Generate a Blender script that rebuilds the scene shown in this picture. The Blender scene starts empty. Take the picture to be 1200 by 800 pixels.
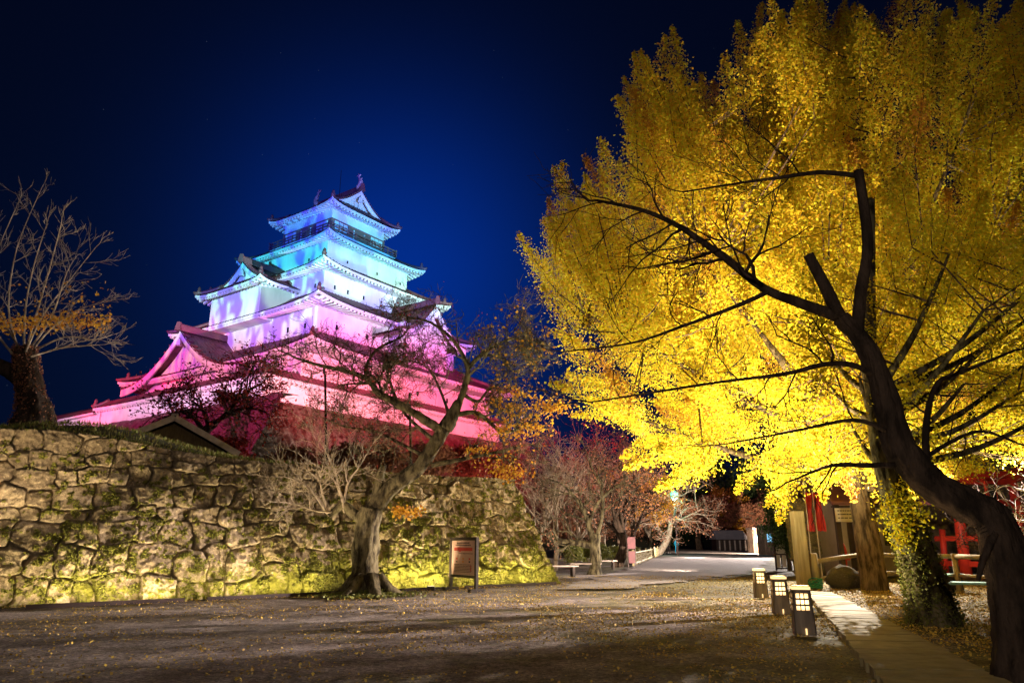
import bpy, math, random
import numpy as np
from mathutils import Vector, Matrix

# ------------------------------------------------------------------ camera, world, exposure
C = bpy.context.scene.collection
scene = bpy.context.scene
H = 1.35
F = 831.0                     # focal length in pixels of the 1200 px wide photograph
TH = math.radians(15.74)
cam_d = bpy.data.cameras.new('camera'); cam = bpy.data.objects.new('camera', cam_d); C.objects.link(cam)
cam.location = (0, 0, H); cam.rotation_euler = (math.pi/2 + TH, 0, 0)
cam_d.sensor_width = 36; cam_d.lens = F/1200*36; cam_d.clip_start = .05; cam_d.clip_end = 3000
scene.camera = cam

scene.view_settings.view_transform = 'Standard'; scene.view_settings.look = 'None'
scene.view_settings.exposure = 0; scene.view_settings.gamma = 1
scene.cycles.max_bounces = 5; scene.cycles.diffuse_bounces = 3; scene.cycles.glossy_bounces = 2
scene.cycles.transmission_bounces = 3; scene.cycles.transparent_max_bounces = 4
scene.cycles.use_denoising = True
scene.cycles.sample_clamp_indirect = 4
scene.cycles.caustics_reflective = False; scene.cycles.caustics_refractive = False

def make_world():
    w = bpy.data.worlds.new('World'); scene.world = w; w.use_nodes = True
    nt = w.node_tree; nt.nodes.clear(); N = nt.nodes.new; L = nt.links.new
    out = N('ShaderNodeOutputWorld'); add = N('ShaderNodeAddShader')
    sky = N('ShaderNodeTexSky'); sky.sky_type = 'NISHITA'; sky.sun_disc = False
    sky.sun_elevation = math.radians(-4); sky.sun_rotation = math.radians(20)
    b1 = N('ShaderNodeBackground'); b1.inputs[1].default_value = .003; L(sky.outputs[0], b1.inputs[0])
    tc = N('ShaderNodeTexCoord')
    # deep blue night air, glowing where the lit keep stands
    def lobe(d, k):
        d = Vector(d).normalized()
        dp = N('ShaderNodeVectorMath'); dp.operation = 'DOT_PRODUCT'; dp.inputs[1].default_value = d
        nrm = N('ShaderNodeVectorMath'); nrm.operation = 'NORMALIZE'; L(tc.outputs['Generated'], nrm.inputs[0]); L(nrm.outputs[0], dp.inputs[0])
        s = N('ShaderNodeMath'); s.operation = 'SUBTRACT'; s.inputs[1].default_value = 1; L(dp.outputs['Value'], s.inputs[0])
        m = N('ShaderNodeMath'); m.operation = 'MULTIPLY'; m.inputs[1].default_value = k; L(s.outputs[0], m.inputs[0])
        e = N('ShaderNodeMath'); e.operation = 'EXPONENT'; L(m.outputs[0], e.inputs[0]); return e
    def bg(fac, col, st):
        m = N('ShaderNodeMath'); m.operation = 'MULTIPLY'; m.inputs[1].default_value = st
        L(fac.outputs[0], m.inputs[0]); b = N('ShaderNodeBackground'); b.inputs[0].default_value = (*col, 1)
        L(m.outputs[0], b.inputs[1]); return b
    a = lobe((-.17, 1, .38), 46); c = lobe((-.20, 1, .10), 11.0)
    n = N('ShaderNodeTexNoise'); n.inputs['Scale'].default_value = 3; n.inputs['Detail'].default_value = 3
    base = N('ShaderNodeBackground'); base.inputs[0].default_value = (.03, .085, .42, 1); base.inputs[1].default_value = .022
    ba = bg(a, (.0, .03, .33), .70); bc = bg(c, (.0, .035, .17), .13)
    # faint stars
    vo = N('ShaderNodeTexVoronoi'); vo.inputs['Scale'].default_value = 90; L(tc.outputs['Generated'], vo.inputs['Vector'])
    lt = N('ShaderNodeMath'); lt.operation = 'LESS_THAN'; lt.inputs[1].default_value = .035; L(vo.outputs['Distance'], lt.inputs[0])
    sp = N('ShaderNodeSeparateColor'); L(vo.outputs['Color'], sp.inputs[0])
    gt = N('ShaderNodeMath'); gt.operation = 'GREATER_THAN'; gt.inputs[1].default_value = .75; L(sp.outputs[0], gt.inputs[0])
    mm = N('ShaderNodeMath'); mm.operation = 'MULTIPLY'; L(lt.outputs[0], mm.inputs[0]); L(gt.outputs[0], mm.inputs[1])
    bs = bg(mm, (.6, .7, 1), .09)
    prev = b1
    for b in (base, ba, bc, bs):
        ad = N('ShaderNodeAddShader'); L(prev.outputs[0], ad.inputs[0]); L(b.outputs[0], ad.inputs[1]); prev = ad
    L(prev.outputs[0], out.inputs[0])
make_world()

# ------------------------------------------------------------------ pixel / world helpers
def ray(px, py):
    u = (px-600)/F; v = (400-py)/F
    return np.array([u, math.cos(TH)-v*math.sin(TH), math.sin(TH)+v*math.cos(TH)])
O = np.array([0, 0, H])
def gz(px, py, z=0.0):
    r = ray(px, py); return O + r*((z-H)/r[2])
def at(px, py, Y):
    r = ray(px, py); return O + r*(Y/r[1])
def pix(P):
    P = np.asarray(P, float); X = P[..., 0]; Y = P[..., 1]; Z = P[..., 2]-H
    d = Y*math.cos(TH)+Z*math.sin(TH); v = -Y*math.sin(TH)+Z*math.cos(TH)
    return 600+F*X/d, 400-F*v/d

# ------------------------------------------------------------------ lamps
def lamp(name, kind, loc, target, energy, color, size=.15, spot=60, blend=.5, gobo=None, size_y=None):
    d = bpy.data.lights.new(name, kind); d.energy = energy; d.color = color
    if kind == 'SPOT': d.spot_size = math.radians(spot); d.spot_blend = blend; d.shadow_soft_size = size
    if kind == 'POINT': d.shadow_soft_size = size
    if kind == 'AREA':
        d.size = size
        if size_y: d.shape = 'RECTANGLE'; d.size_y = size_y
    o = bpy.data.objects.new(name, d); C.objects.link(o); o.location = loc
    if target is not None:
        o.rotation_euler = (Vector(target)-Vector(loc)).to_track_quat('-Z', 'Y').to_euler()
    if gobo:                               # patterned lens of a stage projector
        c2, sc, lo, hi = gobo
        d.use_nodes = True; nt = d.node_tree; N = nt.nodes.new; L = nt.links.new
        em = nt.nodes['Emission']; tc = N('ShaderNodeTexCoord'); mp = N('ShaderNodeMapping'); mp.inputs['Scale'].default_value = sc
        no = N('ShaderNodeTexNoise'); no.inputs['Scale'].default_value = 1; no.inputs['Detail'].default_value = 1; no.inputs['Distortion'].default_value = 1.2
        L(tc.outputs['Normal'], mp.inputs[0]); L(mp.outputs[0], no.inputs['Vector'])
        rp = N('ShaderNodeValToRGB'); rp.color_ramp.elements[0].position = lo; rp.color_ramp.elements[1].position = hi
        rp.color_ramp.elements[0].color = (*c2, 1); rp.color_ramp.elements[1].color = (*color, 1)
        d.color = (1, 1, 1); L(no.outputs['Fac'], rp.inputs[0]); L(rp.outputs[0], em.inputs['Color'])
    return o

# castle frame: origin of the keep, right-face normal nR, left-face normal nL
PH = math.radians(35.14)
CC = np.array([-18.17, 67.0, 0]); nR = np.array([math.cos(PH), -math.sin(PH), 0]); nL = np.array([-math.sin(PH), -math.cos(PH), 0])
ZS = -.25
def K(a, b, z): return CC + nR*a + nL*b + np.array([0, 0, z+ZS])

def projector(name, loc, target, energy, stops, tint, nscale, thr):
    o = lamp(name, 'SPOT', loc, target, energy, (1, 1, 1), .2, 50, .3)
    R = np.array((Vector(target)-Vector(loc)).to_track_quat('-Z', 'Y').to_matrix())
    d = o.data; d.use_nodes = True; nt = d.node_tree; N = nt.nodes.new; L = nt.links.new; em = nt.nodes['Emission']
    tc = N('ShaderNodeTexCoord'); sx = N('ShaderNodeSeparateXYZ'); L(tc.outputs['Normal'], sx.inputs[0])
    def m(op, a, b=None, c=None):
        k = N('ShaderNodeMath'); k.operation = op
        for i, x in enumerate((a, b, c)):
            if x is None: continue
            if isinstance(x, (int, float)): k.inputs[i].default_value = x
            else: L(x, k.inputs[i])
        return k.outputs[0]
    z = m('ABSOLUTE', sx.outputs[2]); v = m('DIVIDE', sx.outputs[1], z); u = m('DIVIDE', sx.outputs[0], z)
    cx = N('ShaderNodeCombineXYZ'); L(m('MULTIPLY', u, nscale[0]), cx.inputs[0]); L(m('MULTIPLY', v, nscale[1]), cx.inputs[1])
    no = N('ShaderNodeTexNoise'); no.inputs['Scale'].default_value = 1; no.inputs['Detail'].default_value = 1.5; no.inputs['Distortion'].default_value = .9; L(cx.outputs[0], no.inputs['Vector'])
    vs = []
    for (a, b, zz), col in stops:
        q = R.T @ (K(a, b, zz)-np.array(loc)); vs.append((q[1]/-q[2], col))
    vs.sort(key=lambda x: x[0]); lo, hi = vs[0][0], vs[-1][0]
    w = m('ADD', v, m('MULTIPLY', m('SUBTRACT', no.outputs['Fac'], .5), .03))
    mr = N('ShaderNodeMapRange'); mr.inputs[1].default_value = lo; mr.inputs[2].default_value = hi; L(w, mr.inputs[0])
    rp = N('ShaderNodeValToRGB'); e = rp.color_ramp.elements
    e[0].position = 0; e[0].color = (*vs[0][1], 1); e[1].position = 1; e[1].color = (*vs[-1][1], 1)
    for vv, col in vs[1:-1]:
        k = e.new((vv-lo)/(hi-lo)); k.color = (*col, 1)
    L(mr.outputs[0], rp.inputs[0])
    mk = N('ShaderNodeMapRange'); mk.inputs[1].default_value = thr-.015; mk.inputs[2].default_value = thr+.035; L(no.outputs['Fac'], mk.inputs[0])
    mh = N('ShaderNodeMapRange'); mh.inputs[1].default_value = .34; mh.inputs[2].default_value = .48; mh.inputs[3].default_value = .12; L(mr.outputs[0], mh.inputs[0])
    mx = N('ShaderNodeMix'); mx.data_type = 'RGBA'; mx.blend_type = 'MULTIPLY'; L(m('MULTIPLY', mk.outputs[0], mh.outputs[0]), mx.inputs[0]); L(rp.outputs[0], mx.inputs[6]); mx.inputs[7].default_value = (*[min(1, q*1.1) for q in tint], 1)
    L(mx.outputs[2], em.inputs['Color']); return o

def light_up():
    S = lamp
    # two mapping projectors on masts wash the keep in bands of colour, red at the foot to blue at the top
    projector('projector_east', K(60, 4, 11), K(6, -3, 21), 215000, [
        ((14.5, 0, 3), (.30, .01, .02)), ((11.8, 0, 10.0), (.75, .015, .05)), ((11.5, 0, 11.2), (.95, .10, .16)), ((11.5, 0, 14.5), (.92, .085, .19)),
        ((9, 0, 18), (.85, .09, .42)), ((9, 0, 20), (.74, .22, .72)), ((7, 0, 21.8), (.45, .30, .90)), ((7, 0, 23.0), (.50, .74, .95)), ((5.4, 0, 25.4), (.62, 1, .92)), ((5.4, 0, 27.6), (.34, .95, .92)),
        ((4.5, 0, 29), (.05, .42, .95)), ((3.5, 0, 31), (.10, .62, 1)), ((3.5, 0, 36), (.16, .20, .9))], (.62, .45, .95), (14, 6), .56)
    projector('projector_north', K(24, 58, 12), K(0, 8, 21), 215000, [
        ((0, 17, 3), (.3, .02, .05)), ((0, 14.6, 10.5), (.6, .05, .22)), ((0, 14.6, 12), (.85, .42, .66)), ((0, 13, 14.5), (.95, .20, .36)),
        ((0, 12, 17.3), (.88, .30, .52)), ((0, 8.6, 18.5), (.85, .56, .90)), ((0, 8.6, 20), (.74, .78, 1)), ((0, 7, 22), (.60, .86, 1)), ((0, 7, 24), (.36, .92, .98)), ((0, 5.2, 26.5), (.06, .72, .90)),
        ((0, 5.2, 28), (.05, .62, .92)), ((0, 4.5, 29.4), (.04, .22, .95)), ((0, 3.5, 32), (.07, .30, 1)), ((0, 3.5, 36), (.12, .08, .7))], (.50, .22, .90), (50, 15), .51)
    S('flood_rose_corner', 'SPOT', K(-24, 40, 9), K(-10, 13, 15.5), 60000, (1, .01, .12), .25, 22, .9)
    # golden up-light in the ginkgos
    Y1 = (1, .92, .50)
    S('flood_ginkgo', 'SPOT', (3.6, 17.0, .35), (5.5, 21.5, 8), 5600, Y1, .12, 125, .8)
    S('flood_ginkgo', 'SPOT', (7.6, 18.0, .35), (8.3, 20.5, 9), 4000, Y1, .12, 105, .8)
    S('flood_ginkgo', 'SPOT', (5.4, 25.0, .35), (6.6, 22, 10), 5000, Y1, .12, 110, .8)
    S('flood_ginkgo', 'SPOT', (14.2, 17.8, .35), (12.6, 19.4, 9), 8500, Y1, .12, 105, .8)
    S('flood_treetops', 'SPOT', (4.5, 12.5, .35), (8.8, 20.5, 15.5), 13500, (1, .74, .42), .12, 52, .7)
    S('gate_flood', 'SPOT', (15.0, 24.5, 1.0), (19.6, 30.5, 3.6), 750, (1, .70, .60), .1, 70, .7)
    S('fill_behind_camera', 'POINT', (-2.5, -5.0, 5.5), None, 2000, (1, .84, .70), .4)  # added fill light behind the camera, lifts the dark foreground
    # lamps of the precinct that rake across the forecourt from the right
    S('yard_lamp_near', 'SPOT', (17.2, 20.4, 3.3), (-4, 14.6, 0), 92000, (1, .82, .76), .05, 38, .9)
    S('yard_lamp_tall', 'SPOT', (14.0, 30.5, 6.2), (2.0, 12.5, 0), 24000, (1, .86, .68), .03, 80, .6)
    S('yard_lamp_middle', 'SPOT', (14.5, 34, 4.2), (3, 26, 0), 24000, (1, .86, .78), .04, 62, .6)
    S('yard_lamp_far', 'SPOT', (32, 66, 5.0), (12, 50, 0), 130000, (1, .88, .80), .06, 68, .6)
    # warm wash along the wall from the left, outside the picture
    S('wall_wash', 'SPOT', (-13.0, 8.5, .4), (-5, 21.5, 1.6), 420, (1, .76, .46), .06, 78, .7)
    S('trunk_flood', 'SPOT', (5.0, 13.4, .3), (6.9, 12.5, 1.8), 620, (1, .86, .42), .06, 75, .7)
    S('wall_wash_right', 'SPOT', (6.5, 17.5, .35), (-1.0, 24.5, 2.4), 1500, (1, .80, .52), .06, 50, .8)
    S('cherry_flood', 'SPOT', (-5.6, 16.6, .3), (-1.6, 20.0, 6.2), 900, (1, .74, .48), .08, 75, .8)
    S('bark_flood', 'SPOT', (4.0, 8.6, .25), (5.6, 7.9, 3.2), 110, (1, .74, .42), .08, 90, .8)
    S('twig_flood', 'SPOT', (-9.2, 13.2, .4), (-11.5, 17.5, 6), 1700, (1, .78, .5), .10, 60, .6)
    # up-lights in the row of bare trees
    S('flood_bare_trees', 'SPOT', (4.2, 25.2, .3), (3.2, 31, 4.5), 4200, (1, .80, .64), .1, 100, .7)
    S('flood_bare_trees', 'SPOT', (8.5, 34, .3), (6.5, 40, 4.5), 8000, (1, .80, .62), .1, 110, .7)
    S('flood_bare_trees', 'SPOT', (15.5, 62, .3), (16.5, 76, 6), 22000, (1, .82, .72), .1, 100, .7)
    S('flood_bare_trees', 'SPOT', (28, 80, .5), (34, 110, 8), 150000, (1, .75, .55), .1, 120, .7)
light_up()

# ------------------------------------------------------------------ property helpers
def tag(o, label=None, cat=None, group=None, kind=None):
    for k, v in (('label', label), ('category', cat), ('group', group), ('kind', kind)):
        if v: o[k] = v
    return o
def thing(name, loc=(0, 0, 0), label=None, cat=None, group=None, kind=None, rz=0):
    o = bpy.data.objects.new(name, None); C.objects.link(o); o.location = Vector([float(q) for q in loc]); o.rotation_euler = (0, 0, rz)
    o.empty_display_size = .2
    return tag(o, label, cat, group, kind)
def copy_tree(o, parent=None):
    c = o.copy(); C.objects.link(c); c.parent = parent
    if parent is not None: c.matrix_parent_inverse = o.matrix_parent_inverse.copy()
    for ch in [q for q in scene.objects if q.parent == o]: copy_tree(ch, c)
    return c

# ------------------------------------------------------------------ mesh builder
class MB:
    def __init__(s): s.V = []; s.Fc = []; s.n = 0; s.uv = None
    def add(s, V, Fs):
        V = np.asarray(V, float).reshape(-1, 3); s.V.append(V)
        for f in Fs: s.Fc.append([i+s.n for i in f])
        s.n += len(V); return s
    def box(s, c, size, R=None, taper=1.0):
        x, y, z = [q/2 for q in size]
        V = np.array([[-x, -y, -z], [x, -y, -z], [x, y, -z], [-x, y, -z], [-x*taper, -y*taper, z], [x*taper, -y*taper, z], [x*taper, y*taper, z], [-x*taper, y*taper, z]])
        if R is not None: V = V @ np.array(R).T
        return s.add(V+np.array(c), [(0, 3, 2, 1), (4, 5, 6, 7), (0, 1, 5, 4), (1, 2, 6, 5), (2, 3, 7, 6), (3, 0, 4, 7)])
    def bar(s, p, q, w, h=None, up=(0, 0, 1)):
        p = np.array(p, float); q = np.array(q, float); h = h or w; d = q-p; L = np.linalg.norm(d); d /= L
        sd = np.cross(d, up); 
        if np.linalg.norm(sd) < 1e-4: sd = np.cross(d, (0, 1, 0))
        sd /= np.linalg.norm(sd); u = np.cross(sd, d)
        V = [p+sd*a*w/2+u*b*h/2 for a, b in ((-1, -1), (1, -1), (1, 1), (-1, 1))]+[q+sd*a*w/2+u*b*h/2 for a, b in ((-1, -1), (1, -1), (1, 1), (-1, 1))]
        return s.add(V, [(0, 1, 2, 3), (7, 6, 5, 4), (0, 4, 5, 1), (1, 5, 6, 2), (2, 6, 7, 3), (3, 7, 4, 0)])
    def tube(s, pts, rad, k=8, noise=0, rng=None, bark=0):
        pts = np.asarray(pts, float); n = len(pts)
        rad = np.broadcast_to(np.asarray(rad, float), (n,))
        T = np.gradient(pts, axis=0); T /= (np.linalg.norm(T, axis=1)[:, None]+1e-9)
        ref = np.array([0, 0, 1.]) if abs(T[0, 2]) < .9 else np.array([1., 0, 0])
        A = np.cross(T, ref); bad = np.linalg.norm(A, axis=1) < .15
        if bad.any(): A[bad] = np.cross(T[bad], np.array([.3, 1., 0]))
        A /= np.linalg.norm(A, axis=1)[:, None]
        for i in range(1, n):
            if A[i] @ A[i-1] < 0: A[i] = -A[i]
        B = np.cross(T, A); th = np.arange(k)*2*math.pi/k
        rr = rad[:, None]*np.ones((n, k))
        if noise and rng is not None:
            rr = rr*(1+noise*rng.standard_normal((1, k))*.5+noise*rng.standard_normal((n, k))*.5)
        if bark:
            sl = np.concatenate([[0], np.cumsum(np.linalg.norm(np.diff(pts, axis=0), axis=1))])[:, None]
            cx, cy = np.cos(th)[None, :], np.sin(th)[None, :]; q = sl/rad.max()
            rr = rr*(1+bark*(fbm(cx*3.2+7+q*.25, cy*3.2+q*.25+11, 4)*1.6+fbm(cx*1.1+q*.8, cy*1.1+q*.8+5, 3)*1.3))
        V = pts[:, None, :]+rr[..., None]*(np.cos(th)[None, :, None]*A[:, None, :]+np.sin(th)[None, :, None]*B[:, None, :])
        Fs = []
        for i in range(n-1):
            for j in range(k):
                j2 = (j+1) % k; Fs.append((i*k+j, i*k+j2, (i+1)*k+j2, (i+1)*k+j))
        Fs.append(tuple(range(k-1, -1, -1))); Fs.append(tuple((n-1)*k+j for j in range(k)))
        return s.add(V.reshape(-1, 3), Fs)
    def grid(s, P, flip=False):
        P = np.asarray(P, float); n, m = P.shape[:2]; Fs = []
        for i in range(n-1):
            for j in range(m-1):
                f = (i*m+j, (i+1)*m+j, (i+1)*m+j+1, i*m+j+1); Fs.append(f[::-1] if flip else f)
        return s.add(P.reshape(-1, 3), Fs)
    def lathe(s, prof, c, k=12):
        V = [[c[0]+r*math.cos(t), c[1]+r*math.sin(t), c[2]+z] for r, z in prof for t in [i*2*math.pi/k for i in range(k)]]
        Fs = [(i*k+j, i*k+(j+1) % k, (i+1)*k+(j+1) % k, (i+1)*k+j) for i in range(len(prof)-1) for j in range(k)]
        Fs.append(tuple(range(k-1, -1, -1))); Fs.append(tuple((len(prof)-1)*k+j for j in range(k)))
        return s.add(V, Fs)
    def build(s, name, mat, parent=None, smooth=False, world=True, bevel=0):
        V = np.concatenate(s.V) if s.V else np.zeros((0, 3))
        if parent is not None and world:
            off = PW(parent); V = V-off
        me = bpy.data.meshes.new(name); me.from_pydata(V.tolist(), [], s.Fc); me.update()
        if smooth: me.polygons.foreach_set('use_smooth', [True]*len(me.polygons))
        me.materials.append(mat)
        o = bpy.data.objects.new(name, me); C.objects.link(o)
        if parent is not None: o.parent = parent
        if bevel:
            m = o.modifiers.new('bevel', 'BEVEL'); m.width = bevel; m.segments = 2; m.limit_method = 'ANGLE'
        return o
def PW(o):
    p = np.zeros(3)
    while o is not None: p += np.array(o.location); o = o.parent
    return p
def fastmesh(name, V, Q, mat, parent=None, smooth=False, attrs=None):
    """V (n,3), Q (m,k) with numpy, quick for large sheets and leaves"""
    V = np.asarray(V, np.float32)
    if parent is not None: V = V-PW(parent).astype(np.float32)
    Q = np.asarray(Q, np.int32); m, k = Q.shape
    me = bpy.data.meshes.new(name); me.vertices.add(len(V)); me.vertices.foreach_set('co', V.ravel())
    me.loops.add(m*k); me.loops.foreach_set('vertex_index', Q.ravel())
    me.polygons.add(m); me.polygons.foreach_set('loop_start', np.arange(m, dtype=np.int32)*k)
    try: me.polygons.foreach_set('loop_total', np.full(m, k, np.int32))
    except Exception: pass
    if smooth: me.polygons.foreach_set('use_smooth', np.ones(m, bool))
    me.update(calc_edges=True); me.validate(verbose=False)
    for kx, v in (attrs or {}).items():
        a = me.attributes.new(kx, 'FLOAT', 'POINT'); a.data.foreach_set('value', np.asarray(v, np.float32))
    me.materials.append(mat)
    o = bpy.data.objects.new(name, me); C.objects.link(o)
    if parent is not None: o.parent = parent
    return o

# value noise in numpy
_rt = np.random.default_rng(5).random((256, 256))
def vn(x, y):
    xi = np.floor(x).astype(int); yi = np.floor(y).astype(int); fx = x-xi; fy = y-yi
    fx = fx*fx*(3-2*fx); fy = fy*fy*(3-2*fy); g = lambda a, b: _rt[a & 255, b & 255]
    return (g(xi, yi)*(1-fx)+g(xi+1, yi)*fx)*(1-fy)+(g(xi, yi+1)*(1-fx)+g(xi+1, yi+1)*fx)*fy
def fbm(x, y, o=4):
    s = 0; a = .5
    for i in range(o): s = s+a*(vn(x, y)-.5); x = x*2.03+17.1; y = y*2.03+9.7; a *= .55
    return s

# ------------------------------------------------------------------ materials
def mat(name, col, rough=.8, col2=None, scale=5, detail=4, bump=0, bscale=None, metal=0, spec=.3, lo=.35, hi=.65, emit=None, estr=0, island=False, trans=0, attr=None, stretch=None, bdist=.02):
    m = bpy.data.materials.new(name); m.use_nodes = True; nt = m.node_tree; N = nt.nodes.new; L = nt.links.new
    b = nt.nodes['Principled BSDF']; b.inputs['Base Color'].default_value = (*col, 1); b.inputs['Roughness'].default_value = rough
    b.inputs['Metallic'].default_value = metal; b.inputs['Specular IOR Level'].default_value = spec
    tc = N('ShaderNodeTexCoord'); src = tc.outputs['Object']
    if stretch:
        mp = N('ShaderNodeMapping'); mp.inputs['Scale'].default_value = stretch; L(src, mp.inputs[0]); src = mp.outputs[0]
    colsock = None
    if col2 is not None:
        rp = N('ShaderNodeValToRGB'); rp.color_ramp.elements[0].position = lo; rp.color_ramp.elements[1].position = hi
        rp.color_ramp.elements[0].color = (*col, 1); rp.color_ramp.elements[1].color = (*col2, 1)
        if island:
            g = N('ShaderNodeNewGeometry'); L(g.outputs['Random Per Island'], rp.inputs[0])
        else:
            no = N('ShaderNodeTexNoise'); no.inputs['Scale'].default_value = scale; no.inputs['Detail'].default_value = detail; no.inputs['Roughness'].default_value = .6
            L(src, no.inputs['Vector']); L(no.outputs['Fac'], rp.inputs[0])
        L(rp.outputs[0], b.inputs['Base Color']); colsock = rp.outputs[0]
    if bump:
        nb = N('ShaderNodeTexNoise'); nb.inputs['Scale'].default_value = bscale or scale*3; nb.inputs['Detail'].default_value = 6; nb.inputs['Roughness'].default_value = .65
        L(src, nb.inputs['Vector']); bp = N('ShaderNodeBump'); bp.inputs['Strength'].default_value = bump; bp.inputs['Distance'].default_value = bdist
        L(nb.outputs['Fac'], bp.inputs['Height']); L(bp.outputs[0], b.inputs['Normal'])
    if emit: b.inputs['Emission Color'].default_value = (*emit, 1); b.inputs['Emission Strength'].default_value = estr
    if trans:
        tr = N('ShaderNodeBsdfTranslucent'); mx = N('ShaderNodeMixShader'); mx.inputs[0].default_value = trans
        if colsock: L(colsock, tr.inputs[0])
        else: tr.inputs[0].default_value = (*col, 1)
        L(b.outputs[0], mx.inputs[1]); L(tr.outputs[0], mx.inputs[2]); L(mx.outputs[0], nt.nodes['Material Output'].inputs[0])
    return m

def stone_mat(name, c1, c2, moss, mossamt, mossh=None, big=1.0):
    m = bpy.data.materials.new(name); m.use_nodes = True; nt = m.node_tree; N = nt.nodes.new; L = nt.links.new
    b = nt.nodes['Principled BSDF']; b.inputs['Roughness'].default_value = .96; b.inputs['Specular IOR Level'].default_value = .06
    tc = N('ShaderNodeTexCoord'); at_ = N('ShaderNodeAttribute'); at_.attribute_name = 'stone'
    def noise(sc, det=5, ro=.62):
        n = N('ShaderNodeTexNoise'); n.inputs['Scale'].default_value = sc; n.inputs['Detail'].default_value = det; n.inputs['Roughness'].default_value = ro
        L(tc.outputs['Object'], n.inputs['Vector']); return n.outputs['Fac']
    def math_(op, a, b_=None, clamp=False):
        k = N('ShaderNodeMath'); k.operation = op; k.use_clamp = clamp
        for i, x in enumerate((a, b_)):
            if x is None: continue
            if isinstance(x, (int, float)): k.inputs[i].default_value = x
            else: L(x, k.inputs[i])
        return k.outputs[0]
    def mix(f, a, b_):
        k = N('ShaderNodeMix'); k.data_type = 'RGBA'; L(f, k.inputs[0]) if not isinstance(f, float) else None
        for i, x in ((6, a), (7, b_)):
            if isinstance(x, tuple): k.inputs[i].default_value = (*x, 1)
            else: L(x, k.inputs[i])
        return k.outputs[2]
    nn_ = N('ShaderNodeMapRange'); nn_.inputs[1].default_value = .36; nn_.inputs[2].default_value = .64; L(noise(7/big, 8, .75), nn_.inputs[0])
    f = math_('ADD', math_('MULTIPLY', at_.outputs['Fac'], .35), math_('MULTIPLY', nn_.outputs[0], .65), True)
    base = mix(f, c1, c2)
    sp = math_('GREATER_THAN', noise(26/big, 3), .60); base = mix(math_('MULTIPLY', sp, .35), base, tuple(q*.45 for q in c1))
    # lichen flecks
    li = math_('GREATER_THAN', noise(17/big, 4), .61); base = mix(math_('MULTIPLY', li, .5), base, tuple(min(1, q*1.5) for q in c2))
    mo = noise(1.1/big, 6, .7); ms = noise(9/big, 5, .7)
    v = math_('ADD', math_('MULTIPLY', mo, 1.0), math_('MULTIPLY', ms, .8))
    at2 = N('ShaderNodeAttribute'); at2.attribute_name = 'moss'
    v = math_('ADD', v, math_('MULTIPLY', at2.outputs['Fac'], .45))
    mk = N('ShaderNodeMapRange'); mk.inputs[1].default_value = 1.12-mossamt; mk.inputs[2].default_value = 1.26-mossamt; L(v, mk.inputs[0])
    mcol = mix(noise(14/big, 4), moss, tuple(q*.45 for q in moss))
    col = mix(mk.outputs[0], base, mcol)
    L(col, b.inputs['Base Color'])
    bp = N('ShaderNodeBump'); bp.inputs['Strength'].default_value = .9; bp.inputs['Distance'].default_value = .03*big
    h = math_('ADD', noise(20/big, 8, .7), math_('MULTIPLY', mk.outputs[0], .3)); L(h, bp.inputs['Height']); L(bp.outputs[0], b.inputs['Normal'])
    return m

M = {}
M['plaster'] = mat('plaster', (.80, .80, .78), .75, (.60, .60, .57), .7, 7, .35, 3, stretch=(1, 1, .35), lo=.42, hi=.72)
M['tile'] = mat('roof_tile', (.20, .075, .085), .5, (.10, .04, .05), 1.2, 5, .3, 9, spec=.5)
M['rail'] = mat('painted_rail', (.30, .14, .12), .5, (.22, .1, .09), 3, 4, .2)
M['ornament'] = mat('pale_bronze', (.5, .42, .42), .45, (.36, .3, .3), 4, 3, .3)
M['wood_dark'] = mat('dark_wood', (.05, .03, .025), .6, (.03, .02, .015), 3, 4, .2)
M['window'] = mat('window_dark', (.01, .012, .016), .25, spec=.5)
M['bark'] = mat('bark', (.19, .13, .085), .95, (.045, .03, .02), 9, 9, 1.0, 14, spec=.05, stretch=(1, 1, .22), bdist=.06, lo=.40, hi=.60)
M['bark_pale'] = mat('bark_pale', (.42, .34, .25), .9, (.20, .15, .10), 6, 6, .7, 16, spec=.1, stretch=(1, 1, .5))
M['bark_moss'] = mat('bark_moss', (.19, .16, .09), .95, (.035, .028, .018), 6, 9, 1.0, 16, spec=.05, stretch=(1, 1, .4), bdist=.07, lo=.40, hi=.60)
M['bark_dark'] = mat('bark_dark', (.08, .055, .04), .95, (.03, .022, .017), 6, 6, 1.0, 18, spec=.05, stretch=(1, 1, .3), bdist=.06, lo=.4, hi=.6)
M['leaf_gold'] = mat('ginkgo_leaf', (.64, .62, .035), .6, (.78, .46, .03), island=True, trans=.42, lo=.1, hi=.95, spec=.2)
M['leaf_amber'] = mat('ginkgo_leaf_amber', (.62, .34, .03), .6, (.45, .20, .03), island=True, trans=.40, lo=.1, hi=.95, spec=.2)
M['leaf_lime'] = mat('ginkgo_leaf_green', (.55, .55, .03), .6, (.78, .55, .02), island=True, trans=.42, lo=.1, hi=.9, spec=.2)
M['leaf_orange'] = mat('cherry_leaf', (.62, .36, .03), .6, (.42, .16, .02), island=True, trans=.35, lo=.1, hi=.9, spec=.2)
M['leaf_red'] = mat('red_leaf', (.38, .05, .03), .6, (.25, .03, .03), island=True, trans=.35, lo=.1, hi=.9, spec=.2)
M['leaf_brown'] = mat('brown_leaf', (.40, .18, .09), .7, (.22, .09, .06), island=True, trans=.3, lo=.1, hi=.9, spec=.2)
M['leaf_green'] = mat('evergreen_leaf', (.05, .09, .02), .6, (.025, .05, .015), island=True, trans=.2, lo=.1, hi=.9)
M['leaf_ivy'] = mat('ivy_leaf', (.18, .18, .03), .6, (.08, .09, .02), island=True, trans=.2, lo=.1, hi=.9)
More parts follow.
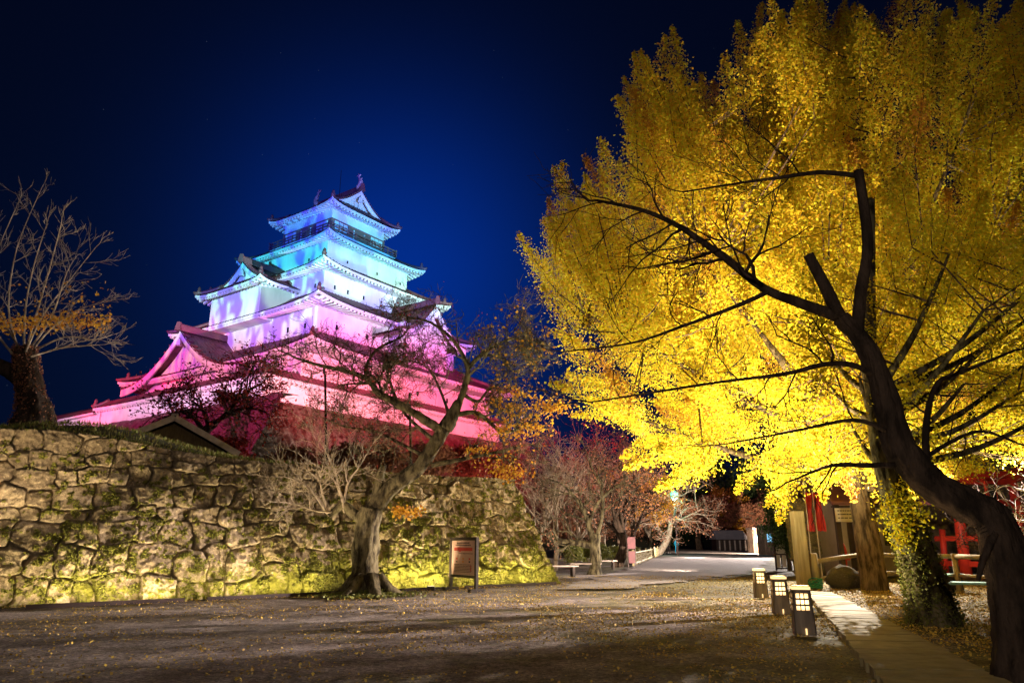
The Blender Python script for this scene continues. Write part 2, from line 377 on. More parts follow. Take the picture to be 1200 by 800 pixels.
M['grass'] = mat('grass_blade', (.16, .20, .03), .8, (.28, .22, .07), island=True, trans=.2, lo=.1, hi=.9)

# ------------------------------------------------------------------ leaves
def leaf_quads(P, size, rng, aspect=.85, flat=None):
    n = len(P); a = rng.standard_normal((n, 3)); a /= np.linalg.norm(a, axis=1)[:, None]
    if flat is not None:
        a[:, 2] *= flat; a /= np.linalg.norm(a, axis=1)[:, None]
    b = rng.standard_normal((n, 3)); 
    if flat is not None: b[:, 2] *= flat
    b -= (b*a).sum(1)[:, None]*a; b /= (np.linalg.norm(b, axis=1)[:, None]+1e-9)
    s = (size*(.65+.7*rng.random(n)))[:, None]
    V = np.stack([P-a*s*.5, P+b*s*.5*aspect+a*s*.1, P+a*s*.5, P-b*s*.5*aspect+a*s*.1], 1).reshape(-1, 3)
    Q = np.arange(4*n).reshape(-1, 4); return V, Q
def leaves(name, P, size, m, parent, rng, **kw):
    V, Q = leaf_quads(np.asarray(P), size, rng, **kw); return fastmesh(name, V, Q, m, parent)

# ------------------------------------------------------------------ branching
def smooth_line(pts, sub=4):
    pts = np.asarray(pts, float); n = len(pts); out = []
    for i in range(n-1):
        p0 = pts[max(i-1, 0)]; p1 = pts[i]; p2 = pts[i+1]; p3 = pts[min(i+2, n-1)]
        for t in np.arange(sub)/sub:
            out.append(.5*((2*p1)+(-p0+p2)*t+(2*p0-5*p1+4*p2-p3)*t*t+(-p0+3*p1-3*p2+p3)*t**3))
    out.append(pts[-1]); return np.array(out)
def grow(mb, tips, p, d, L, r, depth, rng, wig=.25, up=.1, nch=4, spread=.7, shrink=.62, k=4, minr=.004, tipd=1):
    n = 5; pts = [np.array(p, float)]; d = np.array(d, float); d /= np.linalg.norm(d); dirs = [d]
    for i in range(n):
        d = d+rng.standard_normal(3)*wig*.6+np.array([0, 0, up*.5]); d /= np.linalg.norm(d); pts.append(pts[-1]+d*L/n); dirs.append(d)
    rad = np.linspace(r, max(r*.45, minr), n+1)
    mb.tube(pts, rad, k if depth > 0 else 3)
    if depth <= tipd: tips.extend(pts[2:])
    if depth <= 0: return
    for c in range(nch):
        f = .25+.75*(c+rng.random())/nch; i = min(int(f*n), n-1); q = pts[i]+(pts[i+1]-pts[i])*(f*n-i) if f < 1 else pts[-1]
        ax = rng.standard_normal(3); ax -= (ax@dirs[i])*dirs[i]; ax /= np.linalg.norm(ax)
        nd = dirs[i]*(1-spread*.4)+ax*spread
        grow(mb, tips, q, nd, L*shrink*(.7+.6*rng.random()), max(r*.5, minr), depth-1, rng, wig, up, nch, spread, shrink, k, minr, tipd)
def limb(mb, tips, pts, r0, r1, rng, kids=6, depth=2, L=1.0, sub=4, k=7, start=.3, **kw):
    S = smooth_line(pts, sub); rad = np.linspace(r0, r1, len(S))
    if r0 > .1: TR(mb, S, rad, 24, 5, .30)
    else: mb.tube(S, rad, k, .06, rng)
    for c in range(kids):
        f = start+(1-start)*(c+rng.random()*.9)/kids; i = min(int(f*(len(S)-1)), len(S)-2); q = S[i]; t = S[i+1]-S[i]; t /= np.linalg.norm(t)
        ax = rng.standard_normal(3); ax -= (ax@t)*t; ax /= np.linalg.norm(ax)
        grow(mb, tips, q, t*.6+ax*.8, L*(.6+.7*rng.random()), min(rad[i]*.5, r0*.35), depth, rng, **kw)
    if kids: grow(mb, tips, S[-1], S[-1]-S[-2], L*.8, r1, depth, rng, **kw)
    return S

# ------------------------------------------------------------------ stone walls
def stones(A, B, height, batter, name, material, parent=None, sw=(.5, 1.3), sh=.52, res=.03, depth=.13, seed=1, top=None, z0=0.0, side=0, flare=0, mossbias=None, jit=.35, cap=.8, shear=(0, 0), pw=4.5):
    """battered dry-stone face from A to B (foot line), stones standing proud of their joints"""
    rng = np.random.default_rng(seed); A = np.array([*A[:2], 0.]); B = np.array([*B[:2], 0.]); Ln = np.linalg.norm(B-A); t = (B-A)/Ln
    n = np.array([t[1], -t[0], 0.])
    ns = max(int(Ln/res), 8); nz = max(int(height/res), 6)
    s = np.linspace(0, Ln, ns); w = np.linspace(0, 1, nz); S, Wv = np.meshgrid(s, w, indexing='ij')
    topz = np.array([top(x) if top else height for x in s]); Z = Wv*topz[:, None]
    # seeds in crooked courses
    sx = []; sz = []; ww = []; hh = []; z = 0
    row = 0
    while z < topz.max()+sh:
        rh = sh*(.75+.6*rng.random())*(1.25 if row < 2 else 1); x = -rng.random()*1.0
        while x < Ln+1:
            wd = sw[0]+(sw[1]-sw[0])*rng.random()**1.4
            sx.append(x+wd/2); sz.append(z+rh/2+(rng.random()-.5)*jit*rh); ww.append(wd); hh.append(rh*(.8+.4*rng.random())); x += wd
        z += rh; row += 1
    sx = np.array(sx); sz = np.array(sz); ww = np.array(ww); hh = np.array(hh)
    # warp
    Sx = S+fbm(S*1.4+seed*3.3, Z*1.4, 4)*.42; Zx = Z+fbm(S*.6+9, Z*.9+seed, 4)*.55
    f1 = np.full(S.shape, 9.); f2 = np.full(S.shape, 9.); idx = np.zeros(S.shape, int)
    order = np.argsort(sx)
    for i in order:
        lo = np.searchsorted(s, sx[i]-2.2); hi = np.searchsorted(s, sx[i]+2.2)
        if hi <= lo: continue
        a = Sx[lo:hi]; b = Zx[lo:hi]
        dx = np.abs(a-sx[i])/ww[i]; dz = np.abs(b-sz[i])/hh[i]
        d = (dx**pw+dz**pw)**(1/pw)+.10*fbm(a*2.3+3, b*2.3, 3)
        F1 = f1[lo:hi]; F2 = f2[lo:hi]; I = idx[lo:hi]
        near = d < F1; F2[:] = np.where(near, F1, np.minimum(F2, d)); I[:] = np.where(near, i, I); F1[:] = np.where(near, d, F1)
    e = np.clip((f2-f1-.03)/(.06+.12*vn(S*1.7, Z*1.7)**2), 0, 1); e = 1-(1-e)**2.4
    tx = rng.standard_normal(len(sx))*.10; tz = rng.standard_normal(len(sx))*.12; pr = rng.random(len(sx))
    rel = ((Sx-sx[idx])*tx[idx]+(Zx-sz[idx])*tz[idx])
    hgt = e*(depth*(.5+.7*pr[idx])+rel)+fbm(S*3.5, Z*3.5, 5)*.20*e+(.5-np.abs(fbm(S*8+3, Z*8, 4)))*.08*e+fbm(S*22+3, Z*22, 3)*.045
    hgt += fbm(S*.4, Z*.4+5, 2)*.15
    inw = batter*Z - flare*(1-Wv)**2.2
    Sp = S-batter*Z*shear[1]*np.clip((S-(Ln-4))/4, 0, 1)+batter*Z*shear[0]*np.clip((4-S)/4, 0, 1)
    P = A+t*Sp[..., None]+n*(hgt-inw)[..., None]; P[..., 2] = Z+z0
    # cap going back
    if cap:
        back = P[:, -1]-n*cap; back[:, 2] += .02; P = np.concatenate([P, back[:, None, :]], 1); 
        pad = lambda X: np.concatenate([X, X[:, -1:]], 1)
    else: pad = lambda X: X
    m_ = P.shape[1]; i = np.arange(P.shape[0]-1)[:, None]; j = np.arange(m_-1)[None, :]
    Q = np.stack([i*m_+j, (i+1)*m_+j, (i+1)*m_+j+1, i*m_+j+1], -1).reshape(-1, 4)
    global LASTSTONE
    LASTSTONE = (P[:, :nz].copy(), e)
    mossv = pad(mossbias(S, Z) if mossbias else np.zeros(S.shape))
    o = fastmesh(name, P.reshape(-1, 3), Q, material, parent, True, {'stone': pad(pr[idx]).ravel(), 'moss': mossv.ravel()})
    return o

# ------------------------------------------------------------------ ground and paths
def ground_mat():
    m = bpy.data.materials.new('packed_earth'); m.use_nodes = True; nt = m.node_tree; N = nt.nodes.new; L = nt.links.new
    b = nt.nodes['Principled BSDF']; b.inputs['Roughness'].default_value = .85; b.inputs['Specular IOR Level'].default_value = .25
    tc = N('ShaderNodeTexCoord')
    def noise(sc, det=5, ro=.6):
        n = N('ShaderNodeTexNoise'); n.inputs['Scale'].default_value = sc; n.inputs['Detail'].default_value = det; n.inputs['Roughness'].default_value = ro
        L(tc.outputs['Object'], n.inputs['Vector']); return n.outputs['Fac']
    def ramp(f, lo, hi, a, b_):
        r = N('ShaderNodeValToRGB'); r.color_ramp.elements[0].position = lo; r.color_ramp.elements[1].position = hi
        r.color_ramp.elements[0].color = (*a, 1) if a else (0, 0, 0, 1); r.color_ramp.elements[1].color = (*b_, 1) if b_ else (1, 1, 1, 1); L(f, r.inputs[0]); return r.outputs[0]
    def mix(f, a, b_):
        k = N('ShaderNodeMix'); k.data_type = 'RGBA'; L(f, k.inputs[0])
        for i, x in ((6, a), (7, b_)):
            if isinstance(x, tuple): k.inputs[i].default_value = (*x, 1)
            else: L(x, k.inputs[i])
        return k.outputs[2]
    g = ramp(noise(45, 6, .8), .38, .64, (.10, .085, .08), (.36, .31, .29))
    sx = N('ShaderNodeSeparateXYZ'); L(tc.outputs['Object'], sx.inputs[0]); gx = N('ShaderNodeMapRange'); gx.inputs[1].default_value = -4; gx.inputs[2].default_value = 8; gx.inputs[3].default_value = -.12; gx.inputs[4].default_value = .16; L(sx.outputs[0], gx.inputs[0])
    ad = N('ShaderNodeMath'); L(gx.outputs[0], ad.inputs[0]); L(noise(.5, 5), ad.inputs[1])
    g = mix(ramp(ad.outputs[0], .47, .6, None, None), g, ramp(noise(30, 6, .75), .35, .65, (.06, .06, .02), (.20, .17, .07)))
    vo = N('ShaderNodeTexVoronoi'); vo.inputs['Scale'].default_value = 26; L(tc.outputs['Object'], vo.inputs['Vector']); sc = N('ShaderNodeSeparateColor'); L(vo.outputs['Color'], sc.inputs[0])
    mm = N('ShaderNodeMix'); mm.data_type = 'RGBA'; mm.blend_type = 'MULTIPLY'; mm.inputs[0].default_value = 1; L(g, mm.inputs[6]); L(ramp(sc.outputs[0], 0, 1, (.45, .43, .40), (1.5, 1.45, 1.4)), mm.inputs[7]); g = mm.outputs[2]
    m3 = N('ShaderNodeMix'); m3.data_type = 'RGBA'; m3.blend_type = 'MULTIPLY'; m3.inputs[0].default_value = 1; L(g, m3.inputs[6]); L(ramp(noise(1.3, 9, .7), .40, .60, (.50, .47, .42), (1.2, 1.2, 1.2)), m3.inputs[7]); g = m3.outputs[2]
    g = mix(ramp(noise(90, 2), .64, .68, None, None), g, (.42, .30, .12))
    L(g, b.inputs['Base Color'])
    bp = N('ShaderNodeBump'); bp.inputs['Strength'].default_value = 1; bp.inputs['Distance'].default_value = .03; L(noise(34, 8, .75), bp.inputs['Height']); L(bp.outputs[0], b.inputs['Normal'])
    return m
M['ground'] = ground_mat()
xs = np.concatenate([np.linspace(-900, -40, 12), np.linspace(-36, 40, 220), np.linspace(50, 900, 12)])
ys = np.concatenate([np.linspace(-60, -2, 5), np.linspace(0, 46, 180), np.linspace(50, 160, 40), np.linspace(200, 1600, 10)])
X, Y = np.meshgrid(xs, ys, indexing='ij'); near = np.clip(1-np.abs(Y-20)/40, 0, 1)
Zg = (fbm(X*.6, Y*.6, 4)*.07+fbm(X*3, Y*3, 2)*.02)*near-.035*near
P = np.stack([X, Y, Zg], -1); m_ = len(ys); i = np.arange(len(xs)-1)[:, None]; j = np.arange(m_-1)[None, :]
Q = np.stack([i*m_+j, (i+1)*m_+j, (i+1)*m_+j+1, i*m_+j+1], -1).reshape(-1, 4)
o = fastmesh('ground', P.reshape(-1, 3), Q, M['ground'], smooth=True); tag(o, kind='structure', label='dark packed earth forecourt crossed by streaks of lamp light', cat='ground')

M['path'] = mat('path_gravel', (.34, .29, .27), .85, (.20, .165, .155), 22, 8, 1, 40, lo=.3, hi=.7, bdist=.03)
def sheet(name, pts, z, material, thick=0, **kw):
    pts = np.array([[p[0], p[1]] for p in pts]); n = len(pts)
    mb = MB(); V = [[*p, z] for p in pts]
    if thick: V += [[*p, z-thick] for p in pts]; mb.add(V, [tuple(range(n)), tuple(range(2*n-1, n-1, -1))]+[(i, i+n, (i+1) % n+n, (i+1) % n) for i in range(n)])
    else: mb.add(V, [tuple(range(n))])
    return tag(mb.build(name, material), **kw)
pk = [gz(655, 690), gz(700, 676), gz(735, 666), gz(770, 651), gz(785, 645), gz(905, 645), gz(905, 655), gz(895, 664), gz(860, 674), gz(790, 682), gz(720, 690)]; pp = []
for i in range(len(pk)):
    a_, b_ = pk[i], pk[(i+1) % len(pk)]; nn = max(int(np.linalg.norm(b_-a_)/.18), 1)
    for k in range(nn):
        q = a_+(b_-a_)*k/nn; pp.append(q+np.array([float(fbm(np.array(q[0]*1.1), np.array(q[1]*1.1), 5)), float(fbm(np.array(q[0]*1.1+40), np.array(q[1]*1.1), 5)), 0])*1.4)
sheet('path', pp[::-1], .012, M['path'], kind='structure', label='pale gravel path curving away between the trees', cat='path')

def plank_mat():
    m = mat('stone_slab', (.30, .25, .13), .8, (.20, .16, .07), 4, 6, .5, 30); return m
M['slab'] = plank_mat()
sp = thing('paving_strip', gz(1000, 740), 'narrow strip of cross laid paving slabs beside the lanterns', 'path', kind='structure')
L0, L1 = gz(944, 694), gz(1030, 800); R0_, R1_ = gz(975, 696), gz(1172, 800)
L1 = L0+(L1-L0)*1.35; R1_ = R0_+(R1_-R0_)*1.35
rngp = np.random.default_rng(3); mb = MB(); ns = 46
for k in range(ns):
    f0 = k/ns; f1 = (k+.94)/ns; jz = rngp.random()*.012; e = rngp.standard_normal(4)*.02
    q = [L0+(L1-L0)*f0, R0_+(R1_-R0_)*f0, R0_+(R1_-R0_)*f1, L0+(L1-L0)*f1]
    top = [[p[0]+e[i], p[1], .055+jz] for i, p in enumerate(q)]; bot = [[p[0]+e[i], p[1], -.06] for i, p in enumerate(q)]
    mb.add(top+bot, [(3, 2, 1, 0), (4, 5, 6, 7), (0, 1, 5, 4), (1, 2, 6, 5), (2, 3, 7, 6), (3, 0, 4, 7)])
mb.build('slabs', M['slab'], sp)

# ------------------------------------------------------------------ long stone retaining wall
FA = gz(0, 712)[:2]; FB = gz(650, 683)[:2]
td = (FB-FA)/np.linalg.norm(FB-FA); nd = np.array([td[1], -td[0]])
LEFT = 9.0; A0 = FA-td*LEFT; LEN = np.linalg.norm(FB-A0); BAT = .30
def wall_hit(px, py):      # where a sight line meets the battered face: distance along, height
    r = ray(px, py); n3 = np.array([nd[0], nd[1], BAT]); p0 = np.array([A0[0], A0[1], 0])
    t_ = ((p0-O)@n3)/(r@n3); P = O+r*t_; return (P[:2]-A0)@td, P[2]
tp = [wall_hit(*q) for q in ((0, 503), (60, 504), (120, 512), (180, 524), (240, 534), (300, 541), (350, 545), (430, 552), (520, 558), (607, 562))]
txs = [p[0] for p in tp]; tzs = [p[1] for p in tp]
print('wall top', np.round(tp, 2).tolist(), LEN)
def wtop(s): return float(np.interp(s, txs, tzs))
M['wallstone'] = stone_mat('mossy_stone', (.10, .072, .045), (.36, .28, .17), (.19, .18, .03), .13)
def mb_(S, Z):  # more moss low down and towards the corner
    return np.clip(.8-Z/1.5, -.12, .6)+np.clip((S-16)/14, -.2, .12)
rw = thing('stone_wall', (A0[0], A0[1], 0), 'long battered wall of big mossy stones lit from its foot', 'wall')
FRONT = stones(A0, FB, 4.2, BAT, 'front_face', M['wallstone'], rw, (.36, 1.05), .43, .021, .19, 7, wtop, 0, mossbias=mb_, jit=.5, shear=(0, 1))
FRONTSTONE = LASTSTONE
sd = np.array([-nd[0], -nd[1]])     # the end face runs straight back from the corner
stones(FB, FB+sd*22, wtop(LEN-.5), BAT, 'side_face', M['wallstone'], rw, (.45, 1.2), .5, .08, .13, 8, None, 0, mossbias=mb_, shear=(1, 0))

# cushions of moss growing on the stones
rgm = np.random.default_rng(12); WP, WE = FRONTSTONE; n_ = 420000
ii = rgm.integers(0, WP.shape[0], n_); jj = rgm.integers(0, WP.shape[1]-1, n_); Pm = WP[ii, jj]; ee = WE[ii, jj]; sm = (Pm[:, :2]-A0)@td; zm = Pm[:, 2]
kp = fbm(sm*.8, zm*.8+3, 3)*.9+fbm(sm*7, zm*9, 4)*2.0+.12*(1-ee)-np.clip((zm-1.4)/12, -.06, .3)+np.clip((sm-18)/40, -.08, .05) > .15; kp &= ee > .55; Pm = Pm[kp]
Pm = Pm+np.stack([nd[0]+0*Pm[:, 0], nd[1]+0*Pm[:, 0], .3+0*Pm[:, 0]], 1)*(.03*rgm.random(len(Pm)))[:, None]; print('moss', len(Pm))
M['moss'] = mat('moss', (.20, .20, .025), .95, (.10, .09, .02), island=True, trans=.15, lo=.1, hi=.9)
leaves_later = (Pm, rgm)

# terrace behind the wall
M['turf'] = mat('terrace_turf', (.07, .06, .025), .95, (.10, .09, .03), 3, 5, .8, 20)
def terr(s, back):   # height of terrace top
    z = wtop(s)+.05
    return z
gs = np.linspace(-30, LEN-1.3, 70); gb = np.concatenate([np.linspace(0, 6, 16), np.linspace(8, 70, 20)])
T = np.zeros((len(gs), len(gb), 3))
for a, s_ in enumerate(gs):
    for b_, k_ in enumerate(gb):
        p = A0+td*s_-nd*(BAT*wtop(s_)+.25+k_)
        mound = .55*math.exp(-((s_-LEFT-2.2)**2)/7)*(1-math.exp(-k_/.6))
        T[a, b_] = (p[0], p[1], wtop(s_)+mound*1.0+float(fbm(np.array(s_*.7), np.array(k_*.7), 3))*.25*(k_ > 0)+min(k_, 40)*.02)
m_ = len(gb); i = np.arange(len(gs)-1)[:, None]; j = np.arange(m_-1)[None, :]
Q = np.stack([i*m_+j, (i+1)*m_+j, (i+1)*m_+j+1, i*m_+j+1], -1).reshape(-1, 4)
tag(fastmesh('terrain', T.reshape(-1, 3), Q, M['turf'], smooth=True), kind='structure', label='raised earth terrace above the stone wall', cat='terrain')
def terrace_point(s_, k_):
    p = A0+td*s_-nd*(BAT*wtop(s_)+.25+k_); mound = .55*math.exp(-((s_-LEFT-2.2)**2)/7)*(1-math.exp(-k_/.6))
    return np.array([p[0], p[1], wtop(s_)+mound])
rg = np.random.default_rng(11); Pg = []
for q in range(9000):
    s_ = rg.random()*16+2; k_ = rg.random()**1.5*5-.15; p = terrace_point(s_, max(k_, 0)); Pg.append(p+[0, 0, .03+.05*rg.random()])
Pg = np.array(Pg); a = rg.standard_normal((len(Pg), 3))*.03; a[:, 2] = .05+.07*rg.random(len(Pg)); b_ = rg.standard_normal((len(Pg), 3))*.012
V = np.stack([Pg-b_, Pg+b_, Pg+a], 1).reshape(-1, 3)
tag(fastmesh('grass', V, np.arange(len(V)).reshape(-1, 3), M['grass']), 'short rough grass along the top of the stone wall', 'grass', kind='stuff')

leaves('moss', leaves_later[0], .045, M['moss'], rw, leaves_later[1])

# ------------------------------------------------------------------ the keep
keep = thing('castle_keep', K(0, 0, 11), 'tall white five tiered castle keep lit blue, violet and pink', 'castle')
def side_frames(): return ((nR, nL, 0), (-nR, nL, 0), (nL, nR, 1), (-nL, nR, 1))
def hip_roof(ze, zi, Ae, Be, Ai, Bi, wall, zw, lift=.55, ribs=.36, rib_h=.07, name='roof', sides=(0, 1, 2, 3), ca=0., cb=0.):
    """tiled skirt roof with fascia, soffit, rafters and hip ridges; (Ae,Be) eave half sizes, (Ai,Bi) inner"""
    o3 = K(ca, cb, 0)
    rf = MB(); fa = MB(); ra = MB(); hp = MB()
    for si, (n, t, kind) in enumerate(side_frames()):
        if si not in sides: continue
        Oe, Oi, We, Wi = (Ae, Ai, Be, Bi) if kind == 0 else (Be, Bi, Ae, Ai)
        Wo = wall[0] if kind == 0 else wall[1]; Ww = wall[1] if kind == 0 else wall[0]
        nt_ = int(2*We/ribs)*4+1; ts = np.linspace(-We, We, nt_); vs = np.linspace(0, 1, 7)
        def zf(tv, v): return ze+(zi-ze)*(.72*v+.28*v*v)+lift*(np.abs(tv)/We)**5*(1-v)**2
        P = np.zeros((nt_, len(vs), 3))
        for a, tt in enumerate(ts):
            vm = min(1, (We-abs(tt))/max(We-Wi, 1e-3))
            v = vs*max(vm, .0)
            out = Oe+(Oi-Oe)*v
            rb = rib_h*max(0, math.cos(2*math.pi*(tt/ribs)))
            P[a] = o3+n*out[:, None]+t*tt+np.stack([v*0, v*0, zf(tt, v)+rb], -1)
        rf.grid(P)
        # fascia and soffit
        tq = np.linspace(-We, We, 41); ez = zf(tq, 0)
        E = o3+n*(Oe-.04)+t*tq[:, None]
        rows = []
        for off, inn in ((-.03, 0), (-.26, 0), (-.26, .12), (-.10, .14)):
            r = E-n*inn; r = r.copy(); r[:, 2] += ez+off; rows.append(r)
        w = o3+n*(Wo-.05)+t*(tq[:, None]*min(1, (Ww)/We)); w = w.copy(); w[:, 2] += zw+.62; rows.append(w)
        fa.grid(np.stack(rows, 1), True)
        for tt in np.arange(-We+.3, We-.29, .42):
            e_ = zf(tt, 0)
            p1 = o3+n*(Oe-.12)+t*tt; p1[2] += e_-.30; w_ = np.sign(tt)*min(abs(tt), Ww); p0 = o3+n*(Wo+.0)+t*tt; p0[2] += zw+.42
            ra.bar(p0, p1, .17, .24)
    hips = []
    for sa in (1, -1):
        for sb in (1, -1):
            pts = []; hp = MB(); hips.append(hp)
            for v in np.linspace(0, 1, 8):
                z = ze+(zi-ze)*(.72*v+.28*v*v)+lift*(1-v)**2
                p = o3+nR*sa*(Ae+(Ai-Ae)*v)+nL*sb*(Be+(Bi-Be)*v); p[2] += z+.12; pts.append(p)
            d0 = (pts[0]-pts[1]); d0 /= np.linalg.norm(d0)
            hp.tube([pts[0]+d0*.12+[0, 0, .14]]+pts, [.10]+[.17]*len(pts), 7)
            c_ = pts[1].copy(); hp.lathe([(.14, -.05), (.22, .15), (.12, .3), (.16, .42), (.05, .62)], c_, 7)
    r = rf.build(name, M['tile'], keep, True)
    fa.build('eave', M['plaster'], r); ra.build('rafters', M['plaster'], r); [h.build('hip_ridge', M['tile'], r, True) for h in hips]
    return r
def wall_box(a, b, z0, z1, name='wall', ca=0., cb=0., m='plaster', bat=0.0):
    mb = MB(); V = []
    for z, e in ((z0, bat), (z1, 0)):
        for sa, sb in ((1, 1), (-1, 1), (-1, -1), (1, -1)): V.append(K(ca+sa*(a+e), cb+sb*(b+e), z))
    mb.add(V, [(0, 1, 2, 3), (7, 6, 5, 4)]+[(i, i+4, (i+1) % 4+4, (i+1) % 4) for i in range(4)])
    return mb.build(name, M[m], keep)
def gable_roof(ax, ctr, front, back, zp, half, drop, k=1.7, wallz=None, inset=.7, name='gable', rib=.34, thick=.34, face='plaster', ridge=True):
    """curved gable whose ridge runs along axis ax ('R' or 'L'); ctr across, front/back along the axis"""
    n, t = (nR, nL) if ax == 'R' else (nL, nR)
    base = K(0, 0, 0)
    def prof(x): s = np.clip(np.abs(x)/half, 0, 1); return zp-drop*(1-(1-s)**k*1.0)-.0
    xs_ = np.concatenate([np.linspace(-half, 0, 14), np.linspace(0, half, 14)[1:]])
    ln = abs(front-back); ny = max(int(ln/rib)*4+1, 5); yy = np.linspace(front, back, ny)
    P = np.zeros((ny, len(xs_), 3))
    for i_, y in enumerate(yy):
        rb = .07*max(0, math.cos(2*math.pi*(y-front)/rib))
        P[i_] = base+n*y+t*(ctr+xs_)[:, None]; P[i_, :, 2] += prof(xs_)+rb
    mb = MB(); mb.grid(P, ax == 'L')
    # underside
    P2 = P[[0, -1]].copy(); P2[:, :, 2] -= thick*.6; mb.grid(P2, ax != 'L')
    r = mb.build(name, M['tile'], keep, True)
    # barge board
    bb = MB()
    rows = []
    for y, dz in ((front+.06, -.05), (front+.06, -.05-.62), (front-.16, -.05-.62), (front-.16, -.05)):
        R_ = base+n*y+t*(ctr+xs_)[:, None]; R_ = R_.copy(); R_[:, 2] += prof(xs_)+dz*(.75+.25*np.abs(xs_)/half); rows.append(R_)
    bb.grid(np.stack(rows, 1)); bb.build('barge_board', M['plaster'], r, True)
    # filled gable face
    zb = wallz if wallz is not None else zp-drop
    fmb = MB(); yq = front-inset; top = base+n*yq+t*(ctr+xs_)[:, None]; top = top.copy(); top[:, 2] += np.maximum(prof(xs_)-.3, zb)
    bot = base+n*yq+t*(ctr+xs_)[:, None]; bot = bot.copy(); bot[:, 2] += zb
    t2 = top-n*.3; b2 = bot-n*.3
    fmb.grid(np.stack([top, bot], 1)); fmb.grid(np.stack([b2, t2], 1)); fmb.build('gable_face', M[face], r)
    # pendant ornament and lattice ribs
    orn = MB(); c0 = base+n*(front+.02)+t*ctr; c0 = c0.copy(); c0[2] += zp-1.05
    orn.box(c0, (.4, .4, .55), None, .6)
    for xx in np.arange(-half*.6, half*.61, .55):
        z1 = float(prof(np.array(xx)))-.9
        if z1-zb > .5:
            p = base+n*(yq+.05)+t*(ctr+xx); a_ = p.copy(); a_[2] += zb+.1; b2_ = p.copy(); b2_[2] += z1; orn.bar(a_, b2_, .09, .09, up=n)
    orn.build('gable_ornament', M['plaster'], r)
    if ridge:
        rd = MB(); a_ = base+n*(front+.12)+t*ctr; a_[2] += zp+.22; b2_ = base+n*back+t*ctr; b2_[2] += zp+.22
        rd.bar(a_, b2_, .34, .5)
        rd.tube([a_+[0, 0, .27], b2_+[0, 0, .27]], .13, 7)
        e_ = a_+n*.08; rd.box(e_+[0, 0, .12], (.5, .5, .75), None, .55)
        # row of round tiles along the verge
        for x0 in np.linspace(-half, half, 27):
            p = base+n*(front-.02)+t*(ctr+x0); p[2] += float(prof(np.array(x0)))+.1; rd.tube([p-n*.5, p+n*.1], .10, 6)
        rd.build('ridge', M['tile'], r)
    return r

# stone podium of the keep
M['podium'] = stone_mat('podium_stone', (.07, .055, .045), (.20, .16, .13), (.10, .07, .03), -.05, big=1.6)
pod = thing('stone_podium', K(0, 0, 3), 'steep rough stone podium under the white castle keep', 'wall')
def podium_face(a0, b0, a1, b1, seed):
    A_ = K(a0, b0, 0); B_ = K(a1, b1, 0)
    stones(A_[:2], B_[:2], 7.6, .42, 'stone_face', M['podium'], pod, (.5, 1.2), .55, .08, .42, seed, None, 3.2, flare=1.2, cap=1.2)
e = .42*7.6
# faces run so that their outside looks along nR / nL
podium_face(11.5+e, 15.2+e, 11.5+e, -13.0-e, 21)
podium_face(-17-e, 15.2+e, 11.5+e, 15.2+e, 22)
podium_face(11.5+e, -13.0-e, -14, -13-e, 23)

wall_box(11.5, 13.9, 10.6, 12.75, 'lower_wall', 0, .9)
wall_box(2.8, 13.9, 10.6, 12.55, 'lower_wall', -14, .9)
hip_roof(12.75, 13.5, 12.0, 14.35, 11.2, 13.4, (11.5, 13.9), 12.45, .12, name='roof', cb=.9)
# long roofed plaster wall going away to the left
def wing():
    mb = MB(); rf = MB()
    for sgn, (a0, a1, bb) in ((1, (-34, -11.8, 14.6)),):
        V = [K(a0, bb, 10.4), K(a1, bb, 10.4), K(a1, bb-.8, 10.4), K(a0, bb-.8, 10.4), K(a0, bb, 12.5), K(a1, bb, 12.5), K(a1, bb-.8, 12.5), K(a0, bb-.8, 12.5)]
        mb.add(V, [(0, 3, 2, 1), (4, 5, 6, 7), (0, 1, 5, 4), (1, 2, 6, 5), (2, 3, 7, 6), (3, 0, 4, 7)])
        aa = np.arange(a0, a1, .09); P = np.zeros((len(aa), 5, 3))
        for i_, a_ in enumerate(aa):
            r_ = .05*max(0, math.cos(2*math.pi*a_/.36))
            for j_, (db, z) in enumerate(((.65, 12.5), (.1, 12.85), (-.4, 13.25), (-.9, 12.85), (-1.45, 12.5))): P[i_, j_] = K(a_, bb+db, z+r_)
        rf.grid(P)
        P2 = np.array([[K(a0, bb+.65, 12.46), K(a0, bb+.65, 12.3), K(a0, bb, 12.32)], [K(a1, bb+.65, 12.46), K(a1, bb+.65, 12.3), K(a1, bb, 12.32)]]); mb.grid(P2)
    mb.build('wing_wall', M['plaster'], keep); rf.build('wing_roof', M['tile'], keep, True)
    st = stones(K(-36, 18.4, 0)[:2], K(-13, 18.4, 0)[:2], 7.2, .42, 'stone_face', M['podium'], pod, (.5, 1.2), .55, .12, .2, 31, None, 3.2, flare=1.2, cap=1.2)
wing()

wall_box(11.3, 11.6, 12.6, 15.6, 'wall')
hip_roof(15.4, 17.9, 13.64, 12.74, 9.0, 8.6, (11.3, 11.6), 14.95, .5)
wall_box(9.0, 8.6, 17.3, 20.4, 'wall')
hip_roof(20.2, 22.35, 10.77, 10.13, 7.2, 6.8, (9.0, 8.6), 19.75, .5)
wall_box(7.2, 6.8, 21.9, 24.5, 'wall')
hip_roof(24.28, 26.1, 8.78, 8.28, 5.4, 5.2, (7.2, 6.8), 23.85, .5)
wall_box(5.4, 5.2, 25.7, 28.3, 'wall')
hip_roof(28.04, 29.35, 6.86, 6.4, 4.5, 4.3, (5.4, 5.2), 27.65, .45)
wall_box(3.55, 3.45, 29.2, 32.7, 'wall')
hip_roof(32.5, 33.7, 4.79, 4.58, 3.5, 2.9, (3.55, 3.45), 32.05, .4)
